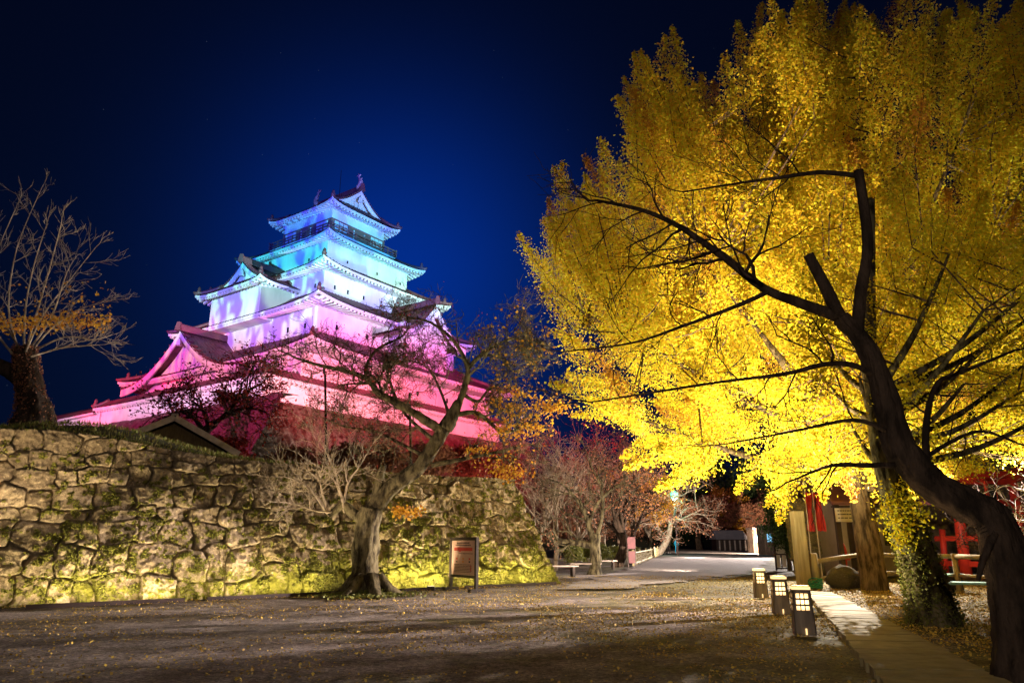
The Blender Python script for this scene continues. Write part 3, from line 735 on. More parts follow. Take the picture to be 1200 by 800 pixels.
# top gable roof, ridge along nR
for s_ in (1, -1):
    gr = gable_roof('R', 0, 3.55*s_, 0, 35.75, 2.95, 2.1, 1.45, 33.6, .45*s_, thick=.3, name='top_gable') if s_ == 1 else None
gable_roof('R', 0, -3.55, 0, 35.75, 2.95, 2.1, 1.45, 33.6, -.45, name='top_gable')
# protruding bay on the left face with hipped gable roof
wall_box(3.65, 1.7, 19.8, 23.1, 'bay_wall', -.6, 8.3)
hip_roof(22.9, 24.0, 4.8, 2.7, 2.9, 1.2, (3.65, 1.7), 22.55, .35, sides=(0, 1, 2), ca=-.6, cb=8.3)
gable_roof('L', -.6, 9.6, 5.2, 25.75, 3.0, 1.9, 1.5, 23.9, .35, name='bay_gable')
# great gable on the left face, first tier
gable_roof('L', -3.4, 13.0, 7.2, 19.0, 8.7, 4.1, 2.1, 15.2, .9, name='great_gable')
# gable bay on the right face
wall_box(1.3, 2.9, 16.0, 20.2, 'bay_wall', 10.2, -1.7)
gable_roof('R', -1.7, 12.6, 7.3, 22.35, 4.3, 3.3, 1.9, 19.0, .7, name='side_gable')
# stone drop / long windows and slit windows
def window_at(face, c, z, w, h, off):
    n, t = (nR, nL) if face == 'R' else (nL, nR); w *= .75; h *= .62
    mb = MB(); base = K(0, 0, 0)+n*off+t*c; base[2] += z
    u = np.array([0, 0, 1.])
    fr = []
    R_ = np.stack([t, n, u], 1)
    mb.box(base, (w+.12, .10, h+.12), R_)
    f = mb.build('window', M['plaster'], keep)
    g = MB(); g.box(base+n*.03, (w, .10, h), R_); g.build('pane', M['window'], f)
for c, z in ((-4.2, 26.6), (-1.0, 26.65), (2.8, 26.6)): window_at('R', c, z, .22, .42, 5.4)
for c, z in ((-3, 26.6), (3, 26.6)): window_at('L', c, z, .22, .42, 5.2)
for c in (5.6, 4.1, 2.2, -3.5): window_at('R', c, 22.9, .22, .6, 7.2)
for c in (6.2, -5.2): window_at('L', c, 22.9, .22, .6, 6.8)
for c in (6.6, 3.2, -6.4): window_at('R', c, 18.7, .3, .7, 9.0)
for c in (7.6, 5.4): window_at('L', c, 18.6, .3, .7, 8.6)
for c in (9.5, 6.5, 3.0, -1, -5, -9): window_at('R', c, 14.1, .3, .7, 11.3)
for c in (9.2, 6.4): window_at('L', c, 14.1, .3, .7, 11.6)
# top storey: dark band with white shutters, deck and railing
tf = MB(); sh = MB(); dk = MB(); rl = MB()
for n, t, Wn, Wt in ((nR, nL, 3.55, 3.45), (nL, nR, 3.45, 3.55), (-nR, nL, 3.55, 3.45), (-nL, nR, 3.45, 3.55)):
    R_ = np.stack([t, n, np.array([0, 0, 1.])], 1); b0 = K(0, 0, 0)
    c = b0+n*(Wn+.03); c = c.copy(); c[2] += 30.55; tf.box(c, (2*Wt+.1, .12, 1.75), R_)
    for cx in (-2.35, 2.35):
        for dx in (-.55, 0, .55):
            c = b0+n*(Wn+.11)+t*(cx+dx); c = c.copy(); c[2] += 30.75; sq = MB(); sq.box(c, (.48, .08, .95), R_); sq.build('shutter', M['plaster'], keep)
    for cx in (-.7, .7):
        c = b0+n*(Wn+.11)+t*cx; c = c.copy(); c[2] += 30.45; sh.box(c, (.10, .10, 1.3), R_)
    Dn = 4.55 if Wn > 3.5 else 4.35; Dt = 4.35 if Wn > 3.5 else 4.55
    c = b0+n*((Dn+Wn)/2)+ t*0; c = c.copy(); c[2] += 29.55; dk.box(c, (2*Dt, (Dn-Wn), .18), R_)
    for z, h in ((29.85, .07), (30.1, .07), (30.4, .10)):
        c = b0+n*(Dn-.08); c = c.copy(); c[2] += z; rl.box(c, (2*Dt+.3, .08, h), R_)
    for x_ in np.linspace(-Dt+.08, Dt-.08, 9):
        c = b0+n*(Dn-.08)+t*x_; c = c.copy(); c[2] += 30.05; rl.box(c, (.10, .10, .86), R_)
tf.build('timber_band', M['rail'], keep); sh.build('muntins', M['plaster'], keep); dk.build('balcony', M['plaster'], keep); rl.build('railing', M['rail'], keep)
def shachi(a):
    mb = MB(); s_ = 1 if a > 0 else -1; b0 = K(a, 0, 36.15)
    pts = [b0+nR*s_*x+np.array([0, 0, z]) for x, z in ((-.35, 0), (-.05, .12), (.12, .4), (.08, .75), (-.1, 1.05), (-.22, 1.3))]
    mb.tube(smooth_line(pts, 3), np.interp(np.linspace(0, 1, 16), [0, .15, .4, .8, 1], [.16, .32, .27, .14, .07]), 8)
    t_ = pts[-1]
    for dx, dz in ((-.35, .25), (-.05, .4), (.25, .2)):
        mb.bar(t_, t_+nR*s_*dx+np.array([0, 0, dz]), .14, .05)
    for j_, (x, z) in enumerate(((.25, .5), (.2, .85), (-.2, .55))):
        mb.bar(b0+np.array([0, 0, z]), b0+nR*s_*x*1.4+np.array([0, 0, z+.18]), .1, .05)
    mb.build('ridge_ornament', M['ornament'], keep, True)
shachi(3.3); shachi(-3.3)
mb = MB(); mb.tube([K(1.0, .6, 34.5), K(1.0, .6, 38.6)], .03, 5); mb.build('lightning_rod', M['window'], keep)

# small shed roof behind the wall
def shed():
    pk = at(205, 490, 26.5); t_ = thing('shed', (pk[0], pk[1], 3.6), 'brown shed with pitched roof just behind the stone wall', 'shed')
    fr = np.array([.45, -.9, 0]); fr /= np.linalg.norm(fr); ac = np.array([.9, .45, 0]); ac /= np.linalg.norm(ac)
    P0 = pk.copy()
    Rl = at(262, 527, 26.5-.1); Ll = at(100, 540, 26.0)
    half = 2.4; drop = 1.25; ln = 6
    Mr = mat('shed_roof_tile', (.10, .075, .06), .7, (.06, .045, .035), 3, 4, .3); Mw = mat('shed_boards', (.20, .14, .07), .85, (.12, .08, .04), 3, 5, .5, 12, stretch=(6, 6, 1))
    Mt = mat('pale_timber', (.5, .4, .3), .8, (.35, .27, .2), 6, 5, .3)
    w = MB(); zb = 3.0
    fw = P0+fr*-.5
    V = [fw-ac*half*.85+[0, 0, -drop*.85-.1], fw+ac*half*.85+[0, 0, -drop*.85-.1], fw+[0, 0, -.12]]
    A_ = fw-ac*half*.85; B_ = fw+ac*half*.85
    V = [A_, B_, B_, fw, A_]
    V = [np.array([*A_[:2], zb]), np.array([*B_[:2], zb]), B_+[0, 0, -drop*.85-.1], fw+[0, 0, -.12], A_+[0, 0, -drop*.85-.1]]
    V2 = [v-fr*(ln-1) for v in V]
    w.add(V+V2, [(0, 1, 2, 3, 4), (9, 8, 7, 6, 5), (0, 5, 6, 1), (1, 6, 7, 2), (4, 9, 5, 0)]); w.build('wall', Mw, t_)
    r = MB()
    for sg in (1, -1):
        a_ = P0; b_ = P0+ac*sg*half+np.array([0, 0, -drop])
        nn = np.array([0, 0, .12]); V = [a_, b_, b_-fr*ln, a_-fr*ln]; V = V+[v+nn for v in V]
        r.add(V, [(0, 1, 2, 3), (7, 6, 5, 4), (0, 4, 5, 1), (1, 5, 6, 2), (2, 6, 7, 3), (3, 7, 4, 0)])
    rr = r.build('roof', Mr, t_)
    g = MB()
    for sg in (1, -1): g.bar(P0+fr*.05+[0, 0, .02], P0+fr*.05+ac*sg*half+np.array([0, 0, -drop+.02]), .08, .22)
    g.bar(P0-fr*.6+[0, 0, .2], P0-fr*ln+[0, 0, .2], .25, .16); g.build('barge_board', Mt, rr)
shed()

# ------------------------------------------------------------------ trees
def TR(mb, tr, rad, k=40, sub=6, bark=.28):
    n = len(tr); x = np.arange(n); y = np.linspace(0, n-1, (n-1)*sub+1); T_ = np.stack([np.interp(y, x, tr[:, c]) for c in range(3)], 1); mb.tube(T_, np.interp(y, x, rad), k, 0, None, bark)
def tree_thing(base, label, cat='tree', name='tree', group=None):
    return thing(name, base, label, cat, group)

def ivy_on(mbpts, rad, n, rng, parent, name='ivy', m='leaf_ivy', size=.07, spread=.06):
    S = np.asarray(mbpts); P = []
    for q in range(n):
        f = rng.random()*(len(S)-1); i = int(f); c = S[i]+(S[min(i+1, len(S)-1)]-S[i])*(f-i); r = np.interp(f, np.arange(len(S)), rad)
        a = rng.standard_normal(3); a[2] *= .3; a /= np.linalg.norm(a); P.append(c+a*(r+spread*rng.random()))
    return leaves(name, P, size, M[m], parent, rng)

# --- great golden ginkgo
def inside(poly, x, y):
    poly = np.array(poly); n = len(poly); c = np.zeros(np.shape(x), bool); j = n-1
    for i in range(n):
        xi, yi = poly[i]; xj, yj = poly[j]
        c ^= ((yi > y) != (yj > y)) & (x < (xj-xi)*(y-yi)/(yj-yi+1e-9)+xi); j = i
    return c
CR = [(625, 292), (655, 262), (700, 235), (732, 238), (742, 175), (775, 110), (806, 118), (850, 130), (885, 60), (930, 60), (955, 35), (1010, 55), (1060, 25), (1110, 40), (1165, 30), (1240, 20), (1260, 560), (1150, 540), (1090, 560), (1040, 552), (985, 566), (930, 553), (850, 548), (795, 540), (735, 500), (690, 440), (672, 390), (640, 345)]
def ginkgo_big():
    rng = np.random.default_rng(42); b0 = gz(1025, 692)
    t = thing('ginkgo_tree', b0, 'huge golden ginkgo spreading over the forecourt, ridged brown trunk by the log rail', 'tree')
    mb = MB(); tr = smooth_line([b0-[0, 0, .2], b0+[0, 0, .8], b0+[-.02, .1, 3], b0+[-.3, .2, 6], b0+[-.9, 0, 10], b0+[-1.2, 0, 15]], 5)
    rad = np.interp(np.linspace(0, 1, len(tr)), [0, .08, .3, .6, 1], [.48, .38, .32, .22, .1])
    TR(mb, tr, rad, bark=.2)
    # limbs
    limbs = []; ctr = np.array([b0[0]-1.6, b0[1]-.3, 10.2])
    for k in range(34):
        for _ in range(200):
            d = rng.standard_normal(3); d /= np.linalg.norm(d); e_ = ctr+d*np.array([9.8, 6.5, 8.0])*(.55+.35*rng.random())
            px, py = pix(e_)
            if e_[2] > 3.2 and inside(CR, px, py): break
        h = np.clip(2.6+(e_[2]-2.6)*.42+rng.standard_normal()*.7, 2.8, 12); s0 = tr[np.argmin(np.abs(tr[:, 2]-h))]
        m1 = s0*.6+e_*.4+np.array([0, 0, -.5]); 
        Lb = smooth_line([s0, m1, e_], 6); limbs.append(Lb); mb.tube(Lb, np.linspace(.16, .03, len(Lb)), 6)
    LP = np.concatenate(limbs)
    plumes = []; cnt = 0
    while len(plumes) < 980 and cnt < 60000:
        cnt += 1
        d = rng.standard_normal(3); d /= np.linalg.norm(d); rr = rng.random()**.38
        e_ = ctr+d*np.array([10.6, 7.2, 9.8])*rr
        px, py = pix(e_)
        if e_[2] < 3.0 or not inside(CR, px, py): continue
        plumes.append(e_)
    pts = []; amber = []; tw = MB()
    for e_ in plumes:
        q = LP[np.argmin(((LP-e_)**2).sum(1))]
        out = e_-np.array([ctr[0], ctr[1], 5.0]); out /= np.linalg.norm(out); g = np.array([0, 0, 1.])
        low = np.clip((8-e_[2])/5, 0, 1)
        d = out*(.55+.7*low)+g*(.95-.95*low)+rng.standard_normal(3)*.22; d /= np.linalg.norm(d)
        Ln = .9+1.7*rng.random()**1.3; tip = e_+d*Ln
        tw.tube([q, e_*.7+q*.3+[0, 0, -.1], e_, tip], [.03, .022, .016, .006], 3)
        n = int(640*Ln/1.4); f = rng.random(n)*1.15-.15; w = .215*(1-np.clip(f, 0, 1)**1.5*.82)*(.8+.5*rng.random())
        pts.append(e_+d*f[:, None]*Ln+rng.standard_normal((n, 3))*w[:, None])
        if rng.random() < .06+.18*np.clip((e_[2]-9)/9, 0, 1)+.08*(e_[0] < 4): amber.append(pts.pop())
        n2 = 40; f = rng.random(n2); pts.append(q+(e_-q)*f[:, None]+rng.standard_normal((n2, 3))*.12)
    P = np.concatenate(pts); print('ginkgo leaves', len(P))
    mb.build('trunk', M['bark'], t, True); tw.build('branches', M['bark'], t)
    leaves('crown', P, .064, M['leaf_gold'], t, rng); leaves('amber_foliage', np.concatenate(amber), .064, M['leaf_amber'], t, rng)
ginkgo_big()
def ginkgo_ivy():
    rng = np.random.default_rng(43); b0 = gz(1097, 733)
    t = thing('ginkgo_tree', b0, 'nearer ginkgo with flared ivy covered trunk right of the paving strip', 'tree')
    mb = MB(); tr = smooth_line([b0-[0, 0, .2], b0+[-.05, 0, .45], b0+[-.2, 0, 1.4], b0+[-.38, .1, 2.6], b0+[-.3, .3, 5], b0+[.2, .4, 8]], 5)
    rad = np.interp(np.linspace(0, 1, len(tr)), [0, .06, .2, .45, 1], [.60, .42, .33, .26, .08]); TR(mb, tr, rad, bark=.22)
    PG = [(955, 330), (1100, 280), (1260, 260), (1260, 490), (1180, 470), (1110, 490), (1075, 590), (1030, 560), (985, 570), (940, 550), (915, 500), (930, 400)]
    ctr = b0+[.6, 1.0, 5.6]; pts = []; tw = MB(); limbs = []
    for k in range(16):
        for _ in range(100):
            d = rng.standard_normal(3); d /= np.linalg.norm(d); e_ = ctr+d*np.array([4, 3, 3.2])*(.5+.4*rng.random()); px, py = pix(e_)
            if e_[2] > 2.6 and inside(PG, px, py): break
        h = np.clip(2+(e_[2]-2)*.45, 2.2, 7); s0 = tr[np.argmin(np.abs(tr[:, 2]-h))]; Lb = smooth_line([s0, s0*.5+e_*.5+[0, 0, -.2], e_], 5); limbs.append(Lb); mb.tube(Lb, np.linspace(.09, .02, len(Lb)), 6)
    LP = np.concatenate(limbs); k = 0
    while k < 150:
        d = rng.standard_normal(3); d /= np.linalg.norm(d); e_ = ctr+d*np.array([4.6, 3.4, 3.6])*rng.random()**.4; px, py = pix(e_)
        if e_[2] < 2.3 or not inside(PG, px, py): continue
        k += 1; q = LP[np.argmin(((LP-e_)**2).sum(1))]; out = e_-ctr+[0, 0, 1]; out /= np.linalg.norm(out)
        d = out+rng.standard_normal(3)*.3+[0, 0, .3]; d /= np.linalg.norm(d); Ln = .5+.8*rng.random(); tw.tube([q, e_, e_+d*Ln], [.02, .012, .005], 3)
        n = int(330*Ln); f = rng.random(n)*1.1-.1; pts.append(e_+d*f[:, None]*Ln+rng.standard_normal((n, 3))*.15)
    # low sprays down the left of the trunk
    for px, py in ((1040, 598), (1052, 612), (1058, 630), (1050, 585), (1070, 600)):
        e_ = at(px, py, b0[1]-.3); pts.append(e_+rng.standard_normal((170, 3))*np.array([.10, .12, .14]))
        tw.tube([tr[10], e_], [.015, .006], 3)
    mb.build('trunk', M['bark_moss'], t, True); tw.build('branches', M['bark'], t); P = np.concatenate(pts)
    leaves('crown', P, .052, M['leaf_lime'], t, rng)
    ivy_on(tr[:14], rad[:14], 5200, rng, t, size=.042, spread=.08)
ginkgo_ivy()

# --- dark leaning tree at the right edge
def dark_tree():
    rng = np.random.default_rng(9); Y0 = 7.6; b0 = gz(1192, 800)
    Y0 = b0[1]
    t = thing('cherry_tree', b0, 'black bare cherry tree leaning in from the right edge with sawn off limbs', 'tree')
    mb = MB(); tips = []
    A_ = lambda x, y, dy=0.0: at(x, y, Y0+dy)
    tr = smooth_line([b0-[0, 0, .1], A_(1196, 760), A_(1188, 700), A_(1178, 650), A_(1160, 612, .05), A_(1128, 588, .1), A_(1085, 562, .2), A_(1052, 520, .25), A_(1037, 460, .3), A_(1015, 408, .35), A_(985, 372, .4)], 5); TR(mb, tr, np.interp(np.linspace(0, 1, len(tr)), [0, .3, .45, .7, 1], [.25, .20, .19, .15, .092]), bark=.34)
    kw = dict(nch=3, wig=.3, up=.05, spread=.6, minr=.0035)
    limb(mb, tips, [A_(985, 372, .4), A_(940, 356, .5), A_(895, 338, .7), A_(850, 303, .9), A_(800, 268, 1.1), A_(755, 247, 1.3), A_(700, 235, 1.5)], .075, .02, rng, 12, 2, .9, **kw)
    mb.tube(smooth_line([A_(984, 372, .4), A_(968, 338, .35), A_(947, 298, .3)], 3), np.linspace(.085, .062, 7), 8)
    mb.tube(smooth_line([A_(1004, 396, .35), A_(1009, 340, .3), A_(1017, 285, .25), A_(1006, 200, .2)], 4), np.linspace(.08, .058, 13), 8)
    limb(mb, tips, [A_(1006, 206, .2), A_(960, 202, .3), A_(915, 208, .5), A_(870, 214, .7), A_(800, 225, .9)], .035, .01, rng, 7, 2, .75, **kw)
    limb(mb, tips, [A_(1030, 442, .3), A_(1000, 428, .2), A_(965, 427, .1), A_(920, 438, 0), A_(840, 448, 0), A_(700, 470, 0)], .04, .009, rng, 6, 2, .6, **kw)
    limb(mb, tips, [A_(900, 342, .6), A_(860, 360, .7), A_(800, 382, .8), A_(740, 402, .9), A_(660, 412, 1.0)], .032, .008, rng, 7, 2, .6, **kw)
    limb(mb, tips, [A_(1048, 545, .2), A_(1010, 545, .1), A_(975, 545, 0), A_(930, 562, -.1)], .035, .009, rng, 4, 1, .5, **kw)
    limb(mb, tips, [A_(1040, 505, .2), A_(1000, 492, .1), A_(930, 505, 0), A_(850, 520, 0)], .03, .007, rng, 4, 1, .5, **kw)
    limb(mb, tips, [A_(1088, 560, .2), A_(1085, 500, .3), A_(1098, 450, .4), A_(1130, 435, .5), A_(1190, 410, .6)], .045, .015, rng, 6, 1, .5, **kw)
    limb(mb, tips, [A_(1072, 545, .2), A_(1110, 520, .3), A_(1150, 505, .4), A_(1195, 520, .5)], .03, .012, rng, 5, 1, .45, **kw)
    mb.tube(smooth_line([A_(1165, 625, -.1), A_(1152, 655, -.15), A_(1146, 680, -.2)], 3), np.linspace(.05, .02, 7), 6)
    mb.build('trunk', M['bark_dark'], t, True)
dark_tree()

# --- centre cherry in front of the wall
def cherry():
    rng = np.random.default_rng(17); b0 = gz(430, 697); Y0 = b0[1]
    t = thing('cherry_tree', b0, 'gnarled old cherry tree with hollow mossy trunk in front of the stone wall', 'tree')
    A_ = lambda x, y, dy=0.0: at(x, y, Y0+dy); mb = MB(); tips = []; tipsR = []; th = MB()
    tr = smooth_line([b0-[0, 0, .15], A_(429, 690), A_(428, 660), A_(430, 625), A_(437, 596)], 4)
    TR(mb, tr, np.interp(np.linspace(0, 1, len(tr)), [0, .1, .3, 1], [.56, .42, .34, .30]), bark=.42)
    # moss skirt and root flare
    for a in np.linspace(0, 2*math.pi, 7)[:-1]:
        d = np.array([math.cos(a), math.sin(a), 0]); mb.tube([b0+d*.25+[0, 0, .45], b0+d*.6+[0, 0, .12], b0+d*1.05+[0, 0, -.06]], [.2, .14, .05], 7, .1, rng)
    kw = dict(nch=5, wig=.38, up=.06, spread=.8, minr=.005)
    R1 = limb(mb, tips, [A_(437, 600), A_(458, 570), A_(490, 548, -.1), A_(508, 522, -.2), A_(522, 500, -.2)], .23, .16, rng, 0)
    mb.tube(smooth_line([A_(522, 503, -.2), A_(530, 488, -.2), A_(538, 470, -.2)], 3), [.20, .21, .20, .18, .16, .14, .12], 16, .14, rng)
    mb.tube(smooth_line([A_(436, 606), A_(440, 585), A_(445, 560), A_(449, 545)], 3), np.linspace(.19, .08, 10), 8, .12, rng)   # broken stub
    mb.tube(smooth_line([A_(430, 612), A_(412, 600), A_(402, 592), A_(386, 604)], 3), np.linspace(.17, .09, 10), 8, .12, rng)
    K2 = dict(kw); K2.update(up=.0)
    limb(mb, tips, [A_(520, 506, -.2), A_(495, 490, -.5), A_(465, 472, -.8), A_(443, 460, -1), A_(432, 445, -1.1), A_(410, 436, -1.2), A_(375, 428, -1.3), A_(348, 420, -1.4)], .13, .03, rng, 14, 3, .85, **K2)
    limb(mb, tips, [A_(437, 450, -1.1), A_(428, 435, -1.1), A_(441, 410, -1.1), A_(470, 395, -1.1), A_(478, 385, -1.1)], .06, .02, rng, 7, 3, .8, **dict(kw, nch=4))
    limb(mb, tips, [A_(538, 472, -.2), A_(545, 452, -.2), A_(548, 430, -.1), A_(532, 400, 0), A_(505, 378, 0), A_(480, 372, 0)], .10, .02, rng, 9, 3, 1.0, **dict(kw, nch=4))
    limb(mb, tipsR, [A_(548, 432, -.1), A_(565, 415, 0), A_(590, 400, .2), A_(615, 395, .3)], .08, .02, rng, 14, 3, .9, **kw)
    limb(mb, tipsR, [A_(540, 460, -.1), A_(560, 470, .2), A_(575, 455, .4), A_(610, 440, .6)], .06, .015, rng, 10, 3, .7, **kw)
    limb(mb, tipsR, [A_(536, 485, -.1), A_(560, 484, 0), A_(588, 505, .1), A_(612, 500, .3), A_(640, 480, .4)], .08, .02, rng, 9, 2, .8, **kw)
    limb(mb, tipsR, [A_(505, 545, -.1), A_(545, 537, 0), A_(580, 530, .1), A_(612, 522, .2)], .08, .02, rng, 8, 2, .7, **kw)
    limb(mb, tips, [A_(515, 520, -.2), A_(490, 500, .3), A_(470, 478, .6), A_(455, 440, .8)], .07, .02, rng, 11, 3, .8, **kw)
    limb(mb, tips, [A_(500, 535, -.2), A_(470, 520, .4), A_(440, 505, .8), A_(405, 500, 1.0), A_(380, 490, 1.1)], .06, .015, rng, 11, 3, .75, **kw)
    limb(mb, tips, [A_(528, 490, -.2), A_(515, 455, .5), A_(500, 430, .9), A_(470, 420, 1.1)], .05, .015, rng, 10, 3, .75, **kw)
    mb.build('trunk', M['bark_moss'], t, True)
    pal = MB(); tp = []
    for pts in (((404, 600), (398, 575), (385, 555), (362, 540)), ((386, 604), (378, 580), (372, 560), (345, 548)), ((402, 592), (408, 565), (420, 548), (432, 528)), ((392, 600), (370, 598), (345, 590), (325, 588)), ((398, 580), (392, 550), (380, 525), (370, 505)), ((384, 602), (365, 575), (340, 560), (318, 558))):
        limb(pal, tp, [A_(x, y, -.3*i) for i, (x, y) in enumerate(pts)], .04, .010, rng, 8, 2, .6, nch=3, wig=.2, up=.12, spread=.5, minr=.006)
    pal.build('side_branches', M['bark_pale'], t, True)
    tr_ = np.array(tipsR); P = tr_[rng.integers(0, len(tr_), 700)]+rng.standard_normal((700, 3))*.06
    # thick clumps of yellow leaves
    for x, y, n, s in ((600, 480, 260, .25), (640, 478, 260, .28), (622, 500, 220, .22), (590, 505, 160, .2), (657, 475, 90, .15), (600, 555, 160, .2), (585, 548, 120, .18), (560, 530, 90, .2), (480, 600, 110, .16), (468, 598, 90, .12), (612, 460, 100, .25)):
        P = np.concatenate([P, A_(x, y, rng.random()*.6-.2)+rng.standard_normal((n, 3))*s*np.array([1.2, 1, .6])])
    leaves('foliage', P, .085, M['leaf_orange'], t, rng)
    tl = np.array(tips); P = tl[rng.integers(0, len(tl), 1500)]+rng.standard_normal((1500, 3))*.08
    leaves('red_leaves', P, .06, M['leaf_red'], t, rng)
    Pm = b0+np.concatenate([rng.standard_normal((2500, 2))*.55, np.zeros((2500, 1))], 1); Pm[:, 2] = .04+.25*np.exp(-((Pm[:, 0]-b0[0])**2+(Pm[:, 1]-b0[1])**2)/.3)*rng.random(2500)
    leaves('moss_skirt', Pm, .07, M['leaf_ivy'], t, rng)
cherry()

# fallen leaves
def litter():
    rng = np.random.default_rng(77); P = []
    g2 = gz(1025, 692); n = 90000
    a = np.stack([6.0+11*rng.random(n), 9+16*rng.random(n)], 1); kx = rng.random(n) < np.clip((a[:, 0]-5.2-(a[:, 1]-9)*.20)/2.0, .02, 1); P.append(a[kx])
    n = 46000; P.append(np.stack([rng.uniform(-9, 9, n), rng.uniform(5, 30, n)], 1))
    n = 22000; P.append(np.stack([rng.normal(3.2, 2.6, n), rng.normal(14, 4, n)], 1))
    n = 3500; s_ = rng.random(n)*LEN; P.append(A0+td*s_[:, None]+nd*(.1+.5*rng.random(n)**2)[:, None])
    P = np.concatenate(P); P = P[P[:, 1] > 2]; P = P[fbm(P[:, 0]*.8, P[:, 1]*.8, 4)+.35*(P[:, 0] > 6.3)+.25*rng.random(len(P)) > .12]; z = fbm(P[:, 0]*.6, P[:, 1]*.6, 4)*.07*np.clip(1-np.abs(P[:, 1]-20)/40, 0, 1)
    P = np.concatenate([P, (np.maximum(z, 0)*.5+.018+.02*rng.random(len(P)))[:, None]], 1)
    V, Q = leaf_quads(P, .032, rng, flat=.25); o = fastmesh('fallen_leaves', V, Q, mat('fallen_leaf', (.62, .44, .07), .7, (.34, .20, .05), island=True, lo=.2, hi=.9)); tag(o, 'fallen golden leaves littering the ground under the ginkgos', 'leaves', kind='stuff')
litter()
M['hill'] = mat('far_wood', (.02, .022, .014), .95, (.03, .026, .016), .05, 5)
hx = np.linspace(-420, 420, 240); hy = np.array([0, 6, 16, 40, 90.]); PH_ = np.zeros((240, 5, 3))
for i_, x in enumerate(hx):
    hh_ = 10+7*vn(np.array(x*.06), np.array(1.5))+2.5*vn(np.array(x*.5), np.array(4.5))+1.2*vn(np.array(x*2.1), np.array(4.5))
    for j_, (y, f) in enumerate(zip(hy, (0, .8, 1, 1.05, 0))): PH_[i_, j_] = (x, 190+y+abs(x)*-.1, f*hh_)
mbh = MB(); mbh.grid(PH_); tag(mbh.build('hills', M['hill'], smooth=True), 'dark wooded rise closing the horizon', 'hills', kind='structure')

# --- left tree on the wall
def left_tree():
    rng = np.random.default_rng(23); b0 = terrace_point(LEFT+2.0, 1.6); Yb = b0[1]; x0, y0 = pix(b0); print('left tree base pix', x0, y0, b0)
    sx_ = 40-x0
    A_ = lambda x, y, dy=0.0: at(x-sx_*0, y, Yb+dy)
    base = at(40, 486, Yb)
    t = thing('cherry_tree', (base[0], base[1], base[2]), 'stout ivy clad tree with pale fanning twigs on top of the wall', 'tree')
    mb = MB(); tips = []
    tr = smooth_line([base-[0, 0, .7], A_(40, 484), A_(36, 462), A_(32, 435), A_(30, 408)], 4); rad = np.interp(np.linspace(0, 1, len(tr)), [0, .25, .5, 1], [.66, .46, .33, .29])
    TR(mb, tr, rad, bark=.4)
    limb(mb, tips, [A_(34, 455), A_(18, 438), A_(-5, 425), A_(-40, 400)], .28, .12, rng, 2, 1, .8, nch=3)
    mb.build('trunk', M['bark_dark'], t, True)
    fan = MB(); kw = dict(nch=3, wig=.16, up=.12, spread=.42, minr=.004)
    for pts in (((30, 412), (50, 370), (80, 330), (112, 290)), ((34, 415), (60, 385), (95, 362), (128, 352)), ((28, 410), (30, 360), (40, 310), (55, 262)), ((22, 412), (10, 360), (20, 290), (48, 222)),
                ((32, 415), (75, 395), (110, 398), (132, 392)), ((25, 412), (5, 375), (-10, 320), (20, 240)), ((30, 410), (48, 350), (62, 300), (72, 262)), ((15, 415), (-10, 380), (-20, 330), (-5, 270)), ((36, 418), (70, 408), (100, 405), (118, 404)), ((32, 412), (60, 372), (78, 320), (90, 300))):
        limb(fan, tips, [A_(x, y, (i-1)*.35*rng.standard_normal()) for i, (x, y) in enumerate(pts)], .034, .008, rng, 10, 2, .6, k=5, **kw)
    fan.build('branches', M['bark_pale'], t, True)
    P = []
    for q in range(900):
        x = -20+150*rng.random(); y = 382-.10*x+rng.standard_normal()*6+(6 if x > 90 else 0); P.append(at(x, y, Yb+rng.standard_normal()*.7))
    for q in range(160): P.append(at(-20+150*rng.random(), 330+60*rng.random(), Yb+rng.standard_normal()*.6))
    leaves('foliage', P, .085, M['leaf_orange'], t, rng)
    ivy_on(tr[2:], rad[2:], 2400, rng, t, m='leaf_brown', size=.055, spread=.07)
left_tree()

# --- generic bare / leafy trees
def bare(px, py, hpx, label, seed, bark='bark_pale', leaf=None, nleaf=0, lean=(0, 0), depth=3, nlimb=6, rtr=.12, spreadw=.6, trunkf=.35, lsize=.08, base=None, group=None, cat='tree', name='tree', scale=1.0):
    rng = np.random.default_rng(seed); b0 = gz(px, py) if base is None else np.array(base); dist = b0[1]
    Hh = hpx*dist/F*scale
    t = thing(name, b0, label, cat, group); mb = MB(); tips = []
    th = Hh*trunkf; top = b0+np.array([lean[0]*th, lean[1]*th, th])
    tr = smooth_line([b0-[0, 0, .1], b0*.5+top*.5+[rng.standard_normal()*.04*Hh, 0, 0], top], 4); mb.tube(tr, np.linspace(rtr*1.3, rtr*.8, len(tr)), 9, .08, rng)
    for k in range(nlimb):
        a = k*2*math.pi/nlimb+rng.random(); d = np.array([math.cos(a)*spreadw, math.sin(a)*spreadw, .8+.3*rng.random()])
        i = rng.integers(len(tr)//2, len(tr)); grow(mb, tips, tr[i], d, Hh*(1-trunkf)*.62*(.8+.4*rng.random()), rtr*.5, depth, rng, .3, .06, 4, .75, .6, 4, max(.005, dist*.00022))
    mb.build('trunk', M[bark], t, True)
    if leaf:
        tp_ = np.array(tips); P = tp_[rng.integers(0, len(tp_), nleaf)]+rng.standard_normal((nleaf, 3))*Hh*.025
        leaves('crown', P, lsize, M[leaf], t, rng)
    return t
G = 'trees along the path'
bare(650, 668, 150, 'slender pale bare tree standing beside the corner of the stone wall', 1, 'bark_pale', depth=3, nlimb=8, rtr=.10, trunkf=.42, spreadw=.55, lean=(.03, 0))
